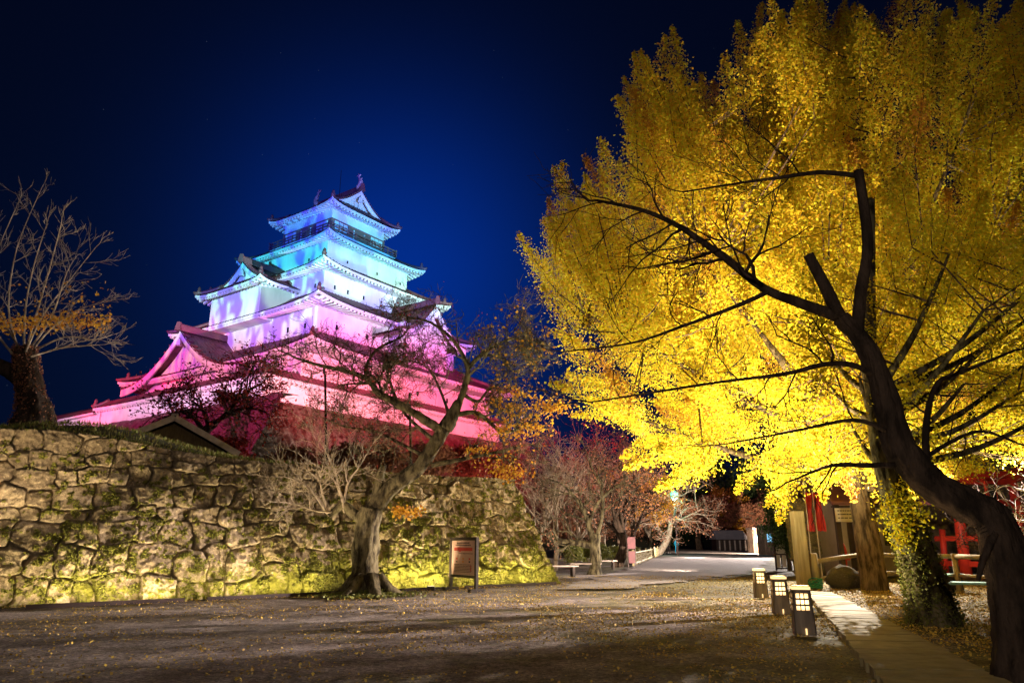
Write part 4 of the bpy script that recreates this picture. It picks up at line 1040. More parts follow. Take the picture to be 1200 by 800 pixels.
def mossy_mid():
    rng = np.random.default_rng(5); b0 = gz(697, 672); Yb = b0[1]; A_ = lambda x, y, dy=0.: at(x, y, Yb+dy)
    t = thing('tree', b0, 'crooked mossy tree with one level limb over the benches', 'tree'); mb = MB(); tips = []
    tr = smooth_line([b0-[0, 0, .1], A_(698, 655), A_(697, 636), A_(699, 625)], 4); mb.tube(tr, np.interp(np.linspace(0, 1, len(tr)), [0, .15, 1], [.42, .27, .22]), 10, .1, rng)
    kw = dict(nch=4, wig=.3, up=.06, spread=.7, minr=.008)
    limb(mb, tips, [A_(697, 640), A_(680, 636), A_(660, 634), A_(645, 630)], .17, .09, rng, 4, 2, 1.2, **kw)
    limb(mb, tips, [A_(697, 640), A_(690, 615), A_(680, 590), A_(662, 570)], .17, .04, rng, 8, 2, 1.3, **kw)
    limb(mb, tips, [A_(699, 630), A_(706, 600), A_(704, 570), A_(690, 540)], .10, .03, rng, 8, 2, 1.3, **kw)
    limb(mb, tips, [A_(690, 615), A_(700, 590), A_(720, 570), A_(735, 565)], .08, .03, rng, 8, 2, 1.2, **kw)
    mb.build('trunk', M['bark_moss'], t, True)
    tp_ = np.array(tips); leaves('foliage', tp_[rng.integers(0, len(tp_), 700)]+rng.standard_normal((700, 3))*.1, .08, M['leaf_brown'], t, rng)
mossy_mid()
bare(722, 664, 130, 'dark trunked tree with russet leaves behind the crooked mossy one', 3, 'bark_dark', 'leaf_brown', 3500, depth=3, nlimb=6, rtr=.26, trunkf=.4)
bare(745, 656, 112, 'orange leaved cherry tree beside the pink notice board', 4, 'bark_dark', 'leaf_orange', 6500, depth=3, rtr=.2, spreadw=.7, trunkf=.32, lsize=.11)
bare(770, 650, 100, 'russet tree leaning over the far end of the low lattice fence', 6, 'bark_pale', 'leaf_brown', 6500, depth=3, rtr=.3, lean=(.5, 0), spreadw=.8, trunkf=.35, lsize=.13)
bare(668, 658, 175, 'tall thin reddish tree rising behind the two benches', 7, 'bark', 'leaf_red', 2200, depth=3, rtr=.16, trunkf=.35, lsize=.09)
bare(640, 661, 165, 'thin pale tree behind the wall corner, left of the slender one', 10, 'bark_pale', depth=3, nlimb=8, rtr=.12, trunkf=.3, spreadw=.6)
bare(678, 656, 130, 'spreading pale bare tree behind the shrubs', 11, 'bark_pale', 'leaf_brown', 900, depth=3, nlimb=8, rtr=.16, trunkf=.3, spreadw=.75, lsize=.09)
bare(708, 654, 120, 'grey bare tree between the mossy tree and the dark trunk', 12, 'bark_pale', 'leaf_brown', 1500, depth=3, nlimb=8, rtr=.16, trunkf=.3, spreadw=.8, lsize=.10)
bare(757, 648.5, 92, 'pinkish leaved tree behind the lattice fence', 13, 'bark_pale', 'leaf_brown', 4500, depth=3, nlimb=8, rtr=.2, trunkf=.3, spreadw=.9, lsize=.13)
bare(735, 651, 140, 'tall dull red tree in the back row left of the path', 8, 'bark', 'leaf_brown', 6000, depth=3, rtr=.25, trunkf=.3, spreadw=.7, lsize=.14)
for k, (x, y, h, s, lf, n, lab) in enumerate((
        (820, 643.5, 70, 31, 'leaf_brown', 9000, 'broad russet tree at the far end of the path, left of the dark hut'),
        (850, 643, 78, 32, 'leaf_orange', 9000, 'orange brown tree standing over the dark far hut'),
        (880, 643, 72, 33, 'leaf_brown', 9000, 'dim brown tree between the far hut and the blue lit window'),
        (903, 644, 70, 34, 'leaf_brown', 7000, 'dim leafy tree behind the tiny blue lit windows'))):
    bare(x, y, h, lab, s, 'bark', lf, n, depth=2, rtr=.5, spreadw=.9, trunkf=.3, lsize=.35)
def evergreen(px, py, hpx, wpx, label, seed, n=14000, leafs=.4, base=None, name='evergreen_tree', m='leaf_green', cat='tree'):
    rng = np.random.default_rng(seed); b0 = gz(px, py) if base is None else np.array(base); s = b0[1]/F; Hh = hpx*s; Wd = wpx*s
    t = thing(name, b0, label, cat); mb = MB(); mb.tube([b0-[0, 0, .1], b0+[0, 0, Hh*.8]], [Hh*.03, Hh*.01], 7); mb.build('trunk', M['bark'], t, True)
    nc = 70; d = rng.standard_normal((nc, 3)); d /= np.linalg.norm(d, axis=1)[:, None]; c = b0+[0, 0, Hh*.56]+d*np.array([Wd*.5, Wd*.45, Hh*.42])*(rng.random((nc, 1))**.4)
    i = rng.integers(0, nc, n); P = c[i]+rng.standard_normal((n, 3))*np.array([Wd, Wd, Hh*.8])*.075; P = P[P[:, 2] > b0[2]+.05]
    leaves('crown', P, leafs, M[m], t, rng); return t
evergreen(838, 642.5, 105, 70, 'dark green evergreen rising behind the far end of the path', 51, 16000, .45)
evergreen(888, 642.5, 100, 80, 'second dark evergreen at the right of the far trees, under golden leaves', 52, 16000, .45)
evergreen(795, 641.8, 46, 60, 'low dark evergreen mass behind the green street lamp', 53, 9000, .5)
evergreen(700, 641.5, 58, 200, 'wide dark thicket closing the view behind the benches', 54, 26000, .5, m='leaf_brown')
evergreen(612, 646, 60, 90, 'dark scrub against the wall corner behind the slender tree', 55, 9000, .3, m='leaf_brown')
evergreen(926, 668, 90, 46, 'rounded green conifer shrub behind the tall square post', 56, 16000, .09, name='conifer_shrub', cat='shrub')
evergreen(1000, 643, 110, 160, 'dark wooded bank beyond the shop on the right', 57, 20000, .4)
evergreen(1150, 648, 160, 180, 'dark evergreen mass behind the vermilion gate', 58, 20000, .3)
evergreen(1215, 660, 260, 120, 'shadowy evergreen at the far right edge', 59, 16000, .25)
for k in range(5):
    evergreen(672+k*16, 662-k*1.5, 22-k*1.5, 26, ['yellow lit shrub nearest the wall corner behind the white bench', 'low shrub between the slender tree and the mossy tree', 'low shrub right behind the mossy trunk', 'low shrub left of the dark trunk', 'low shrub at the foot of the pink notice board'][k], 60+k, 2600, .08, name='shrub', m='leaf_ivy', cat='shrub')

# terrace: maples, shrubs and small tree in front of the podium
def on_terrace(px, Y, z=4.5):
    p = at(px, 500, Y); return np.array([p[0], p[1], z])
def small_terrace_tree():
    rng = np.random.default_rng(71); Yb = 33; b0 = at(236, 522, Yb); A_ = lambda x, y, dy=0.: at(x, y, Yb+dy)
    t = thing('tree', b0, 'small dark forked tree in front of the pink great gable', 'tree'); mb = MB(); tips = []
    kw = dict(nch=4, wig=.35, up=.05, spread=.8, minr=.012)
    mb.tube(smooth_line([b0-[0, 0, 1.2], A_(236, 515), A_(243, 503), A_(252, 495)], 3), np.linspace(.3, .2, 10), 8, .1, rng)
    for pts in (((250, 497), (268, 482), (280, 462), (284, 448)), ((240, 508), (228, 490), (210, 482), (196, 488)), ((275, 470), (290, 458), (305, 450)), ((245, 500), (238, 480), (225, 470)), ((262, 488), (285, 478), (305, 480))):
        limb(mb, tips, [A_(x, y, i*.3*rng.standard_normal()) for i, (x, y) in enumerate(pts)], .13, .035, rng, 8, 2, 1.5, **kw)
    mb.build('trunk', M['bark_dark'], t, True); tp_ = np.array(tips)
    leaves('foliage', tp_[rng.integers(0, len(tp_), 3200)]+rng.standard_normal((3200, 3))*.12, .12, M['leaf_red'], t, rng)
small_terrace_tree()
for k, (x, Yd, h, w, mm, lab) in enumerate((
        (268, 36, 40, 60, 'leaf_red', 'crimson maple bush at the left foot of the stone podium'),
        (215, 38, 40, 50, 'leaf_red', 'crimson bush behind the shed ridge'),
        (350, 33, 30, 60, 'leaf_brown', 'russet shrub above the wall, left of the thin upright pole'),
        (410, 33, 34, 60, 'leaf_brown', 'russet shrub on the terrace between the pole and the cherry stub'),
        (455, 34, 36, 60, 'leaf_brown', 'russet shrub on the terrace behind the cherry fork'),
        (505, 34, 36, 60, 'leaf_brown', 'russet shrub on the terrace under the heavy right limb'),
        (555, 35, 36, 60, 'leaf_red', 'dark red shrub near the right end of the terrace'),
        (590, 37, 30, 40, 'leaf_red', 'dark red shrub at the very corner of the terrace'))):
    b0 = on_terrace(x, Yd, 4.0 if x > 300 else 4.4); evergreen(0, 0, h*1.3, w, lab, 80+k, 4500, .12, base=b0, name='shrub', m=mm, cat='shrub')
for x, y0, y1, lab in ((381, 438, 560, 'thin dark upright pole under the tip of the long cherry limb'), (480, 460, 570, 'thin dark prop pole under the middle of the cherry crown')):
    Yp = 26; p1 = at(x, y0, Yp); p0 = at(x+1, y1, Yp); t = MB().tube([[p0[0], p0[1], 3.8], [p1[0], p1[1], p1[2]]], .045, 6); 
    b_ = t.build('support_pole', M['window']); tag(b_, lab, 'pole')

# ------------------------------------------------------------------ street furniture and small things
Mglow = mat('lantern_paper', (.9, .75, .5), .6, emit=(1, .66, .28), estr=2.1)
Mlb = mat('lantern_board', (.40, .32, .24), .8, (.20, .155, .12), 8, 5, .4, 30, stretch=(1, 1, .15))
def lantern():
    t = thing('lantern'); w0, w1, h = .27, .225, .56; th = .018
    body = MB(); nt = Mglow.node_tree; N = nt.nodes.new; L = nt.links.new; tc = N('ShaderNodeTexCoord'); mp = N('ShaderNodeMapping'); mp.inputs['Location'].default_value = (0, 0, -.405*7); mp.inputs['Scale'].default_value = (7, 7, 7); gr_ = N('ShaderNodeTexGradient'); gr_.gradient_type = 'SPHERICAL'; mr = N('ShaderNodeMapRange'); mr.inputs[3].default_value = 1.5; mr.inputs[4].default_value = 8
    L(tc.outputs['Object'], mp.inputs[0]); L(mp.outputs[0], gr_.inputs[0]); L(gr_.outputs['Fac'], mr.inputs[0]); L(mr.outputs[0], nt.nodes['Principled BSDF'].inputs['Emission Strength'])
    # four tapering side boards with a 3x3 set of openings on each
    for k in range(4):
        a = k*math.pi/2; ca, sa = math.cos(a), math.sin(a); R_ = np.array([[ca, -sa, 0], [sa, ca, 0], [0, 0, 1]])
        def q(x0, x1, z0, z1):
            V = []
            for z in (z0, z1):
                w = (w0+(w1-w0)*z/h)/2
                for x in (x0, x1):
                    for y in (-w, -w+th): V.append([x*w*2, y, z])
            V = np.array(V)@R_.T; body.add(V, [(0, 2, 3, 1), (4, 5, 7, 6), (0, 4, 6, 2), (1, 3, 7, 5), (0, 1, 5, 4), (2, 6, 7, 3)])
        q(-.5, .5, 0, .30); q(-.5, .5, .51, h); q(-.5, -.33, .30, .51); q(.33, .5, .30, .51)
        for xx in (-.135, .085): q(xx, xx+.05, .30, .51)
        for zz in (.358, .432): q(-.33, .33, zz, zz+.022)
    body.build('body', Mlb, t)
    g = MB(); g.box((0, 0, .405), (.17, .17, .20)); g.build('paper', Mglow, t)
    cap = MB(); cap.box((0, 0, h+.016), (.226, .226, .034)); cap.build('lit_top', Mglow, t)
    c2 = MB(); c2.box((0, 0, h+.040), (.215, .215, .012)); c2.build('lid', Mlb, t)
    s_ = MB(); s_.box((.01, -w0/2-.004, .05), (.02, .012, .075)); s_.build('foot_light', Mglow, t)
    return t
lan0 = lantern()
lpix = ((943, 743, 'nearest glowing box lantern beside the paving strip'), (916, 719, 'middle one of three glowing box lanterns'), (892, 700, 'farthest glowing box lantern, beside the grass edge'))
for k, (x, y, lab) in enumerate(lpix):
    o = lan0 if k == 0 else copy_tree(lan0); b0 = gz(x, y); o.location = b0; o.rotation_euler = (0, 0, math.radians(-14+k*3)); o.scale = (1.16, 1.16, 1.16)
    tag(o, lab, 'lantern', 'box lanterns in a row')
    l = lamp('lantern_glow', 'POINT', (b0[0], b0[1]-.05, .80), None, 26, (1, .68, .33), .06)

# notice board in front of the wall
def notice_board():
    pL = gz(528, 691); pR = gz(558, 694); t = thing('notice_board', (pL+pR)/2, 'framed red and white notice board on two dark posts by the stone wall', 'sign')
    d = (pR-pL); Wd = np.linalg.norm(d); d /= Wd; n = np.array([d[1], -d[0], 0]); 
    Hh = 1.47; fr = MB(); u = np.array([0, 0, 1.]); R_ = np.stack([d, n, u], 1)
    Mf = mat('sign_frame', (.05, .035, .025), .6, (.03, .02, .015), 10, 4, .2); Mp = mat('sign_sheet', (.62, .40, .32), .6, (.55, .34, .27), 3, 3); Mr = mat('sign_red', (.55, .06, .04), .6); Mk = mat('sign_ink', (.07, .05, .05), .6)
    Mo = mat('sign_orange', (.7, .25, .03), .6)
    for p in (pL, pR): fr.box(p+u*Hh/2, (.085, .085, Hh), R_)
    c = (pL+pR)/2
    fr.box(c+u*(Hh-.04), (Wd-.09, .07, .08), R_); fr.box(c+u*.40, (Wd-.09, .07, .07), R_); fr.build('frame', Mf, t)
    for p in (pL, pR):
        f = MB(); f.box(p+u*.05-n*.0, (.16, .45, .09), R_); f.build('foot', Mf, t)
    pn = MB(); pn.box(c+u*.91, (Wd-.10, .03, .94), R_); P_ = pn.build('panel', Mp, t)
    ink = MB(); red = MB(); og = MB(); rng = np.random.default_rng(2); wd = Wd-.22
    def mark(m_, x, z, w, h): m_.box(c+d*x+n*.021+u*z, (w, .008, h), R_)
    for z, h_, xa, xb, m_ in ((1.31, .035, -.3, .3, ink), (1.25, .035, -.35, .35, ink), (1.02, .02, -.2, .45, ink)):
        x = xa*wd
        while x < xb*wd: w = .015+.02*rng.random(); mark(m_, x, z+rng.random()*.006, w, h_*(.5+.5*rng.random())); x += w+.012
    mark(red, .0, 1.14, wd*.85, .09); em = MB(); mark(em, -.16*wd, 1.13, .10, .115); em.build('red_emblem', Mr, P_)
    for z in (.88, .80):
        for x in (-.3, 0, .3): mark(og if x == 0 else (red if z > .85 else ink), x*wd, z, .06, .045)
    for z in (.72, .68, .64, .60, .56, .52):
        x = -.4*wd
        while x < .4*wd: w = .01+.03*rng.random(); mark(ink, x, z, w, .014); x += w+.014
    e2 = MB(); mark(e2, .36*wd, .62, .03, .16); e2.build('red_stripe', Mr, P_)
    red.build('red_heading', Mr, P_); ink.build('lettering', Mk, P_); og.build('orange_marks', Mo, P_)
notice_board()

# benches in the middle distance
Mb = mat('bench_wood', (.5, .42, .36), .7, (.38, .3, .26), 5, 4, .3, 20)
def bench(loc, rz, label, L_=1.5, top=None, legm=None, hh=.42, wd=.4, group=None):
    t = thing('bench', loc, label, 'bench', group, rz=rz)
    s = MB()
    for k in range(3): s.box((0, (k-1)*wd/3, hh), (L_, wd/3-.015, .05))
    s.build('seat', top or Mb, t, world=False, bevel=.006)
    for sx_ in (-1, 1):
        l = MB(); l.box((sx_*L_*.36, 0, (hh-.03)/2), (.09, wd*.8, hh-.03)); l.build('leg', legm or M['wood_dark'], t, world=False)
    return t
def gt(x, y): p = gz(x, y); return (p[0], p[1], 0)
bench(gt(657, 676), .25, 'pale bench just right of the wall corner', 1.4)
bench(gt(686, 672), .1, 'dark bench left of the mossy trunk', 1.4)
bench(gt(707, 667), .1, 'half hidden dark bench right behind the mossy trunk', 1.4)
# teal topped table bench on the right
Mteal = mat('teal_paint', (.26, .50, .46), .55, (.2, .42, .4), 4, 3)
bench(gt(1140, 708), math.radians(-20), 'low bench with teal top between ivy trunk and dark trunk', 1.25, Mteal, hh=.45, wd=.55)
bench(gt(1112, 693), math.radians(35), 'second teal bench, mostly hidden behind the ivy trunk', 1.2, Mteal, hh=.45, wd=.5)

# low lattice fence and pink board on the left of the path
def lattice():
    p0 = gz(742, 663); p1 = gz(771, 651); t = thing('lattice_fence', p0, 'low bamboo lattice fence along the left edge of the path', 'fence')
    m = mat('bamboo', (.42, .34, .18), .6, (.3, .24, .12), 5); n = 34; d = p1-p0; a = MB(); b_ = MB()
    L_ = np.linalg.norm(d)
    for k in range(n):
        q = p0+d*k/n; a.bar(q, q+d/n*1.5+[0, 0, .75], .05, .03); a.bar(q+d/n*1.5, q+[0, 0, .75], .05, .03)
    for z in (.12, .72): b_.bar(p0+[0, 0, z], p1+[0, 0, z], .06, .06)
    a.build('lattice', m, t); b_.build('rail', m, t)
    for k in range(6):
        q = p0+d*k/5; c = MB().tube([q-[0, 0, .05], q+[0, 0, .9]], .06, 6); c.build('post', m, t)
lattice()
def pink_board():
    p = gz(741, 665); t = thing('notice_board', p, 'narrow pinkish notice board on a post beside the lattice fence', 'sign')
    m = mat('pink_board', (.15, .055, .065), .7, (.11, .045, .05), 6); a = MB(); a.box(p+[0, 0, 1.28], (.42, .06, .62)); a.build('panel', m, t)
    b_ = MB(); b_.box(p+[0, 0, .55], (.34, .05, .62)); b_.build('lower_panel', m, t)
    for s_ in (-.2, .2):
        c = MB(); c.box(p+[s_, .05, .8], (.05, .05, 1.62)); c.build('post', M['wood_dark'], t)
pink_board()

# green street lamp
def street_lamp():
    Yl = 75; h = at(790, 581, Yl); t = thing('street_lamp', (h[0], h[1], 0), 'tall lamp with glaring green white light above the far path', 'lamp')
    a = MB(); a.tube([[h[0], h[1], 0], [h[0], h[1], h[2]-.3]], [.10, .06], 8); a.build('pole', M['wood_dark'], t, True)
    b_ = MB(); b_.lathe([(.16, -.4), (.46, 0), (.40, .35), (.08, .55)], h, 10); hd = b_.build('lamp_head', mat('lamp_glass', (.6, .9, .8), .3, emit=(.06, .95, .5), estr=1.7), t, True)
    lamp('street_lamp_light', 'POINT', (h[0], h[1], h[2]-.45), None, 900, (.4, 1, .75), .2)
street_lamp()
# people walking far down the path
def person(px, py, label, top, seed, shoe=(.5, .45, .4), glow=None, hgt=1.68):
    b0 = gz(px, py); t = thing('person', b0, label, 'person'); rng = np.random.default_rng(seed)
    s = hgt/1.7; J = {'pel': (0, 0, .92), 'ch': (0, .0, 1.28), 'nk': (0, 0, 1.45), 'hd': (0, -.02, 1.55), 'ht': (0, -.01, 1.68),
                      'hl': (.09, 0, .88), 'kl': (.11, -.10, .48), 'fl': (.11, .04, .07), 'tl': (.11, -.12, .04), 'hr': (-.09, 0, .88), 'kr': (-.10, .02, .48), 'fr': (-.10, .20, .08), 'tr_': (-.10, .06, .04),
                      'sl': (.18, 0, 1.38), 'el': (.23, .04, 1.12), 'wl': (.20, -.06, .88), 'sr': (-.18, 0, 1.38), 'er': (-.23, .02, 1.12), 'wr': (-.2, -.1, .92)}
    Rr = {'pel': .14, 'ch': .16, 'nk': .06, 'hd': .095, 'ht': .07, 'hl': .09, 'kl': .06, 'fl': .045, 'tl': .035, 'hr': .09, 'kr': .06, 'fr': .045, 'tr_': .035, 'sl': .06, 'el': .045, 'wl': .035, 'sr': .06, 'er': .045, 'wr': .035}
    E_ = [('pel', 'ch'), ('ch', 'nk'), ('nk', 'hd'), ('hd', 'ht'), ('pel', 'hl'), ('hl', 'kl'), ('kl', 'fl'), ('fl', 'tl'), ('pel', 'hr'), ('hr', 'kr'), ('kr', 'fr'), ('fr', 'tr_'), ('ch', 'sl'), ('sl', 'el'), ('el', 'wl'), ('ch', 'sr'), ('sr', 'er'), ('er', 'wr')]
    keys = list(J); me = bpy.data.meshes.new('body'); me.from_pydata([tuple(c*s for c in J[k]) for k in keys], [(keys.index(a), keys.index(b)) for a, b in E_], []); o = bpy.data.objects.new('body', me); C.objects.link(o); o.parent = t
    sk = o.modifiers.new('skin', 'SKIN'); 
    for i, k in enumerate(keys):
        me.skin_vertices[0].data[i].radius = (Rr[k]*s, Rr[k]*s)
    me.skin_vertices[0].data[0].use_root = True
    o.modifiers.new('sub', 'SUBSURF').levels = 2; me.materials.append(mat('clothes', top, .8))
    leg = MB()
    for sx_, dy in ((.11, -.1), (-.10, .1)): leg.box((sx_*s, (dy*.3)*s, .05*s), (.09*s, .24*s, .09*s), None, .8)
    leg.build('shoes', mat('shoe', shoe, .7), t, world=False)
    hr = MB(); hr.lathe([(.03, .10), (.09, .06), (.105, 0), (.09, -.06)][::-1], (0, .02, 1.62*s), 10); hr.build('hair', M['window'], t, world=False, smooth=True)
    return t
person(778, 648.5, 'person in black coat walking away down the far path, leftmost of three', (.015, .015, .018), 1)
person(784, 648, 'second person in dark jacket and pale trousers beside the first', (.04, .035, .03), 2)
pB = person(793, 648, 'person in a bright blue jacket at the far end of the path', (.02, .45, .75), 3, shoe=(.8, .8, .8))

# far hut and lit shop windows
def hut():
    p = gz(858, 644.5); t = thing('hut', p, 'long low dark hut with pale roof at the far end of the path', 'building'); s = p[1]/F
    w, d, h = 34*s, 3, 12*s
    a = MB(); a.box(p+[0, d/2, h/2], (w, d, h)); a.build('wall', M['wood_dark'], t)
    r = MB(); V = [p+[-w*.54, -.8, h], p+[w*.54, -.8, h], p+[w*.5, d/2, h+10*s], p+[-w*.5, d/2, h+10*s], p+[-w*.54, d+.8, h], p+[w*.54, d+.8, h]]
    r.add(V, [(0, 1, 2, 3), (3, 2, 5, 4), (0, 4, 5, 1), (0, 3, 4), (1, 5, 2)]); r.build('roof', mat('pale_roof', (.45, .42, .45), .6, (.35, .33, .36), 1), t)
    for k in range(6):
        c = MB(); c.box(p+[-w*.42+k*w*.17, -.3, h*.45], (.2, .2, h*.9)); c.build('post', Mb, t)
hut()
def booth(px, py, wpx, hpx, label, seed):
    p = gz(px, py); s = p[1]/F; t = thing('kiosk', p, label, 'kiosk'); w, h = wpx*s, hpx*s
    a = MB(); a.box(p+[0, 1.2, h/2], (w, 2.2, h)); a.build('body', M['bark_dark'], t)
    g = MB(); g.box(p+[0, .09, h*.62], (w*.45, .06, h*.3)); g.build('lit_window', mat('blue_screen', (.08, .2, .3), .4, emit=(.25, .65, 1), estr=.8), t)
    r = MB(); r.box(p+[0, 1.1, h+.1], (w*1.15, 2.7, .22)); r.build('roof', M['wood_dark'], t)
booth(890, 648, 11, 26, 'small kiosk with pale blue lit window, the left of two', 1)
booth(904, 650, 12, 30, 'small kiosk with bright blue lit window next to the folding sign', 2)

# right hand side: standing panel, posts, rail, boulder, hydrant, board, shop
Mwood = mat('weathered_wood', (.40, .30, .16), .8, (.26, .19, .09), 3, 6, .5, 16, stretch=(4, 4, .4))
def panel_stand():
    p = gz(917, 668); t = thing('folding_sign', p, 'standing framed panel with pale sheets left of the conifer shrub', 'sign'); s = p[1]/F
    w, h = 13*s, 36*s; Mp = mat('pale_sheet', (.55, .5, .42), .7, (.45, .4, .33), 4)
    a = MB(); 
    for x in (-w/2, w/2): a.box(p+[x, 0, h/2], (.07, .07, h))
    for z in (h*.06, h*.48, h*.97): a.box(p+[0, .01, z], (w, .05, .06))
    a.box(p+[0, .012, h*.27], (.05, .05, h*.4)); a.build('frame', M['wood_dark'], t)
    b_ = MB(); b_.box(p+[0, .03, h*.72], (w-.08, .03, h*.44)); b_.build('upper_sheet', Mp, t)
    for sg in (-1, 1):
        c = MB(); c.box(p+[sg*w/4, .03, h*.27], (w/2-.1, .03, h*.36)); c.build('lower_sheet', Mp, t)
panel_stand()
def posts():
    p = gz(943, 690); s = p[1]/F; h = 84*s
    a = MB(); a.box(p+[0, 0, h/2], (12.5*s, 12.5*s, h), None, .97); o = a.build('timber_post', Mwood, bevel=.01); tag(o, 'tall square timber post beside the red banners', 'post')
    p2 = gz(958, 690); a = MB(); a.tube([p2-[0, 0, .05], p2+[-.03, 0, 38*s]], [.135, .12], 12); o = a.build('log_post', Mwood, smooth=True); tag(o, 'short round log post with green hose coiled at its foot', 'post')
    rng = np.random.default_rng(4); a = MB(); pts = []
    for k in range(120):
        an = k*.42; r = .20+.03*math.sin(k*1.7); pts.append(p2+[-.16+r*math.cos(an)*.9, -.3+r*math.sin(an)*.6, .05+.3*abs(math.sin(k*.26))*(k/120)])
    a.tube(pts, .018, 5); o = a.build('garden_hose', mat('green_hose', (.03, .20, .12), .5)); tag(o, 'coil of green hose lying at the foot of the log post', 'hose')
    t = thing('log_rail', p2, 'rustic log rail running right behind the two ginkgo trunks', 'fence')
    q0 = p2+[.1, .1, .80*1]; q0[2] = 36*s*.82; ends = [gz(1010, 688), gz(1062, 690), gz(1125, 694), gz(1200, 700)]
    prev = q0
    for k, e_ in enumerate(ends):
        tp_ = e_.copy(); tp_[2] = .95; 
        r = MB(); r.tube([prev, tp_], [.07, .06], 8, .05, rng); r.build('rail', Mwood, t, True)
        l2 = MB(); a_ = prev.copy(); b_ = tp_.copy(); a_[2] -= .5; b_[2] -= .5; l2.tube([a_, b_], .045, 7); l2.build('rail', Mwood, t, True)
        if k > 0: c = MB(); c.tube([e_-[0, 0, .05], tp_+[0, 0, .08]], .075, 8); c.build('post', Mwood, t, True)
        prev = tp_
posts()
def boulder():
    p = gz(990, 690); rng = np.random.default_rng(8); n = 24; V = []; k = 18
    th = np.linspace(0, math.pi, n); ph = np.linspace(0, 2*math.pi, k+1)[:-1]
    P = np.array([[[math.sin(a)*math.cos(b), math.sin(a)*math.sin(b), math.cos(a)] for b in np.append(ph, ph[0])] for a in th])
    r = 1+fbm(P[..., 0]*2+5, P[..., 1]*2+P[..., 2]*2, 4)*.5; P = P*r[..., None]*np.array([.50, .42, .38])+p+[0, 0, .28]
    mb = MB(); mb.grid(P, True); o = mb.build('boulder', stone_mat('boulder_stone', (.07, .06, .04), (.13, .11, .08), (.08, .08, .02), 0.), smooth=True); tag(o, 'dark rounded boulder left of the ridged ginkgo trunk', 'rock')
boulder()
def hydrant():
    p = gz(1001, 683); p = p+[0, .5, 0]; s = p[1]/F; t = thing('fire_hydrant', p, 'small red standpipe hydrant behind the log rail', 'hydrant'); h = 42*s
    m = mat('red_paint', (.45, .03, .02), .45); a = MB(); a.lathe([(.13, 0), (.13, .06), (.08, .08), (.075, h*.7), (.11, h*.72), (.11, h*.78), (.08, h*.9), (.03, h)], p, 12); a.build('body', m, t, True)
    b_ = MB(); b_.tube([p+[-.18, 0, h*.6], p+[.18, 0, h*.6]], .05, 8); b_.build('outlet', m, t, True)
hydrant()
Mred = mat('banner_red', (.42, .035, .025), .7, (.30, .02, .02), 4, 3, .2, trans=.25)
def banner(px0, py0, px1, py1, Yb, wpx, label, seed, foot=None):
    rng = np.random.default_rng(seed); top = at(px0, py0, Yb); bot = at(px1, py1, Yb); s = Yb/F; w = wpx*s
    ft = np.array([bot[0]-w*.55, Yb, 0]); t = thing('banner', ft, label, 'banner', 'red banners')
    n = 22; P = np.zeros((n, 7, 3))
    for i in range(n):
        f = i/(n-1); c = top+(bot-top)*f
        for j in range(7):
            g = j/6-.5; P[i, j] = c+np.array([g*w*(1+.1*math.sin(f*7+seed)), .05*math.sin(g*9+f*5+seed), .02*math.sin(g*12)])
    mb = MB(); mb.grid(P); mb.grid(P+[0, .008, 0], True); mb.build('cloth', Mred, t, True)
    p = MB(); p.tube([ft, top+np.array([-w*.5, .01, .12])], .018, 6); p.build('pole', Mb, t, True)
banner(947, 577, 951, 622, 24.2, 7, 'left red banner hanging beside the tall timber post', 1)
banner(957, 578, 963, 622, 24.6, 9, 'wider dark red banner just right of the first', 2)
banner(917, 572, 914, 610, 37, 6, 'faded red patterned banner behind the conifer shrub', 3)
def board():
    Yb = 25.5; c = at(993, 603, Yb); s = Yb/F; t = thing('roofed_sign', (c[0], Yb, 0), 'white lettered sign board on dark posts left of the ginkgo trunk', 'sign')
    a = MB()
    for x in (-.32, .30): a.box((c[0]+x, Yb+.12, (c[2]+.35)/2), (.16, .16, c[2]+.35))
    a.build('post', M['wood_dark'], t); w = 27*s; h = 15*s
    b_ = MB(); b_.box((c[0], Yb, c[2]), (w, .06, h)); P_ = b_.build('panel', mat('white_board', (.7, .66, .62), .6, (.6, .55, .52), 3), t)
    k = MB(); rng = np.random.default_rng(5)
    for z in (.14, .02, -.10):
        x = -w*.38
        while x < w*.38: ww = .03+.05*rng.random(); k.box((c[0]+x, Yb-.034, c[2]+z*h*2.2), (ww, .008, .035)); x += ww+.018
    k.build('lettering', mat('ink', (.06, .05, .06), .6), P_)
    r = MB(); r.box((c[0], Yb+.02, c[2]+h*.62), (w*1.12, .3, .05)); r.build('roof', M['wood_dark'], t)
board()
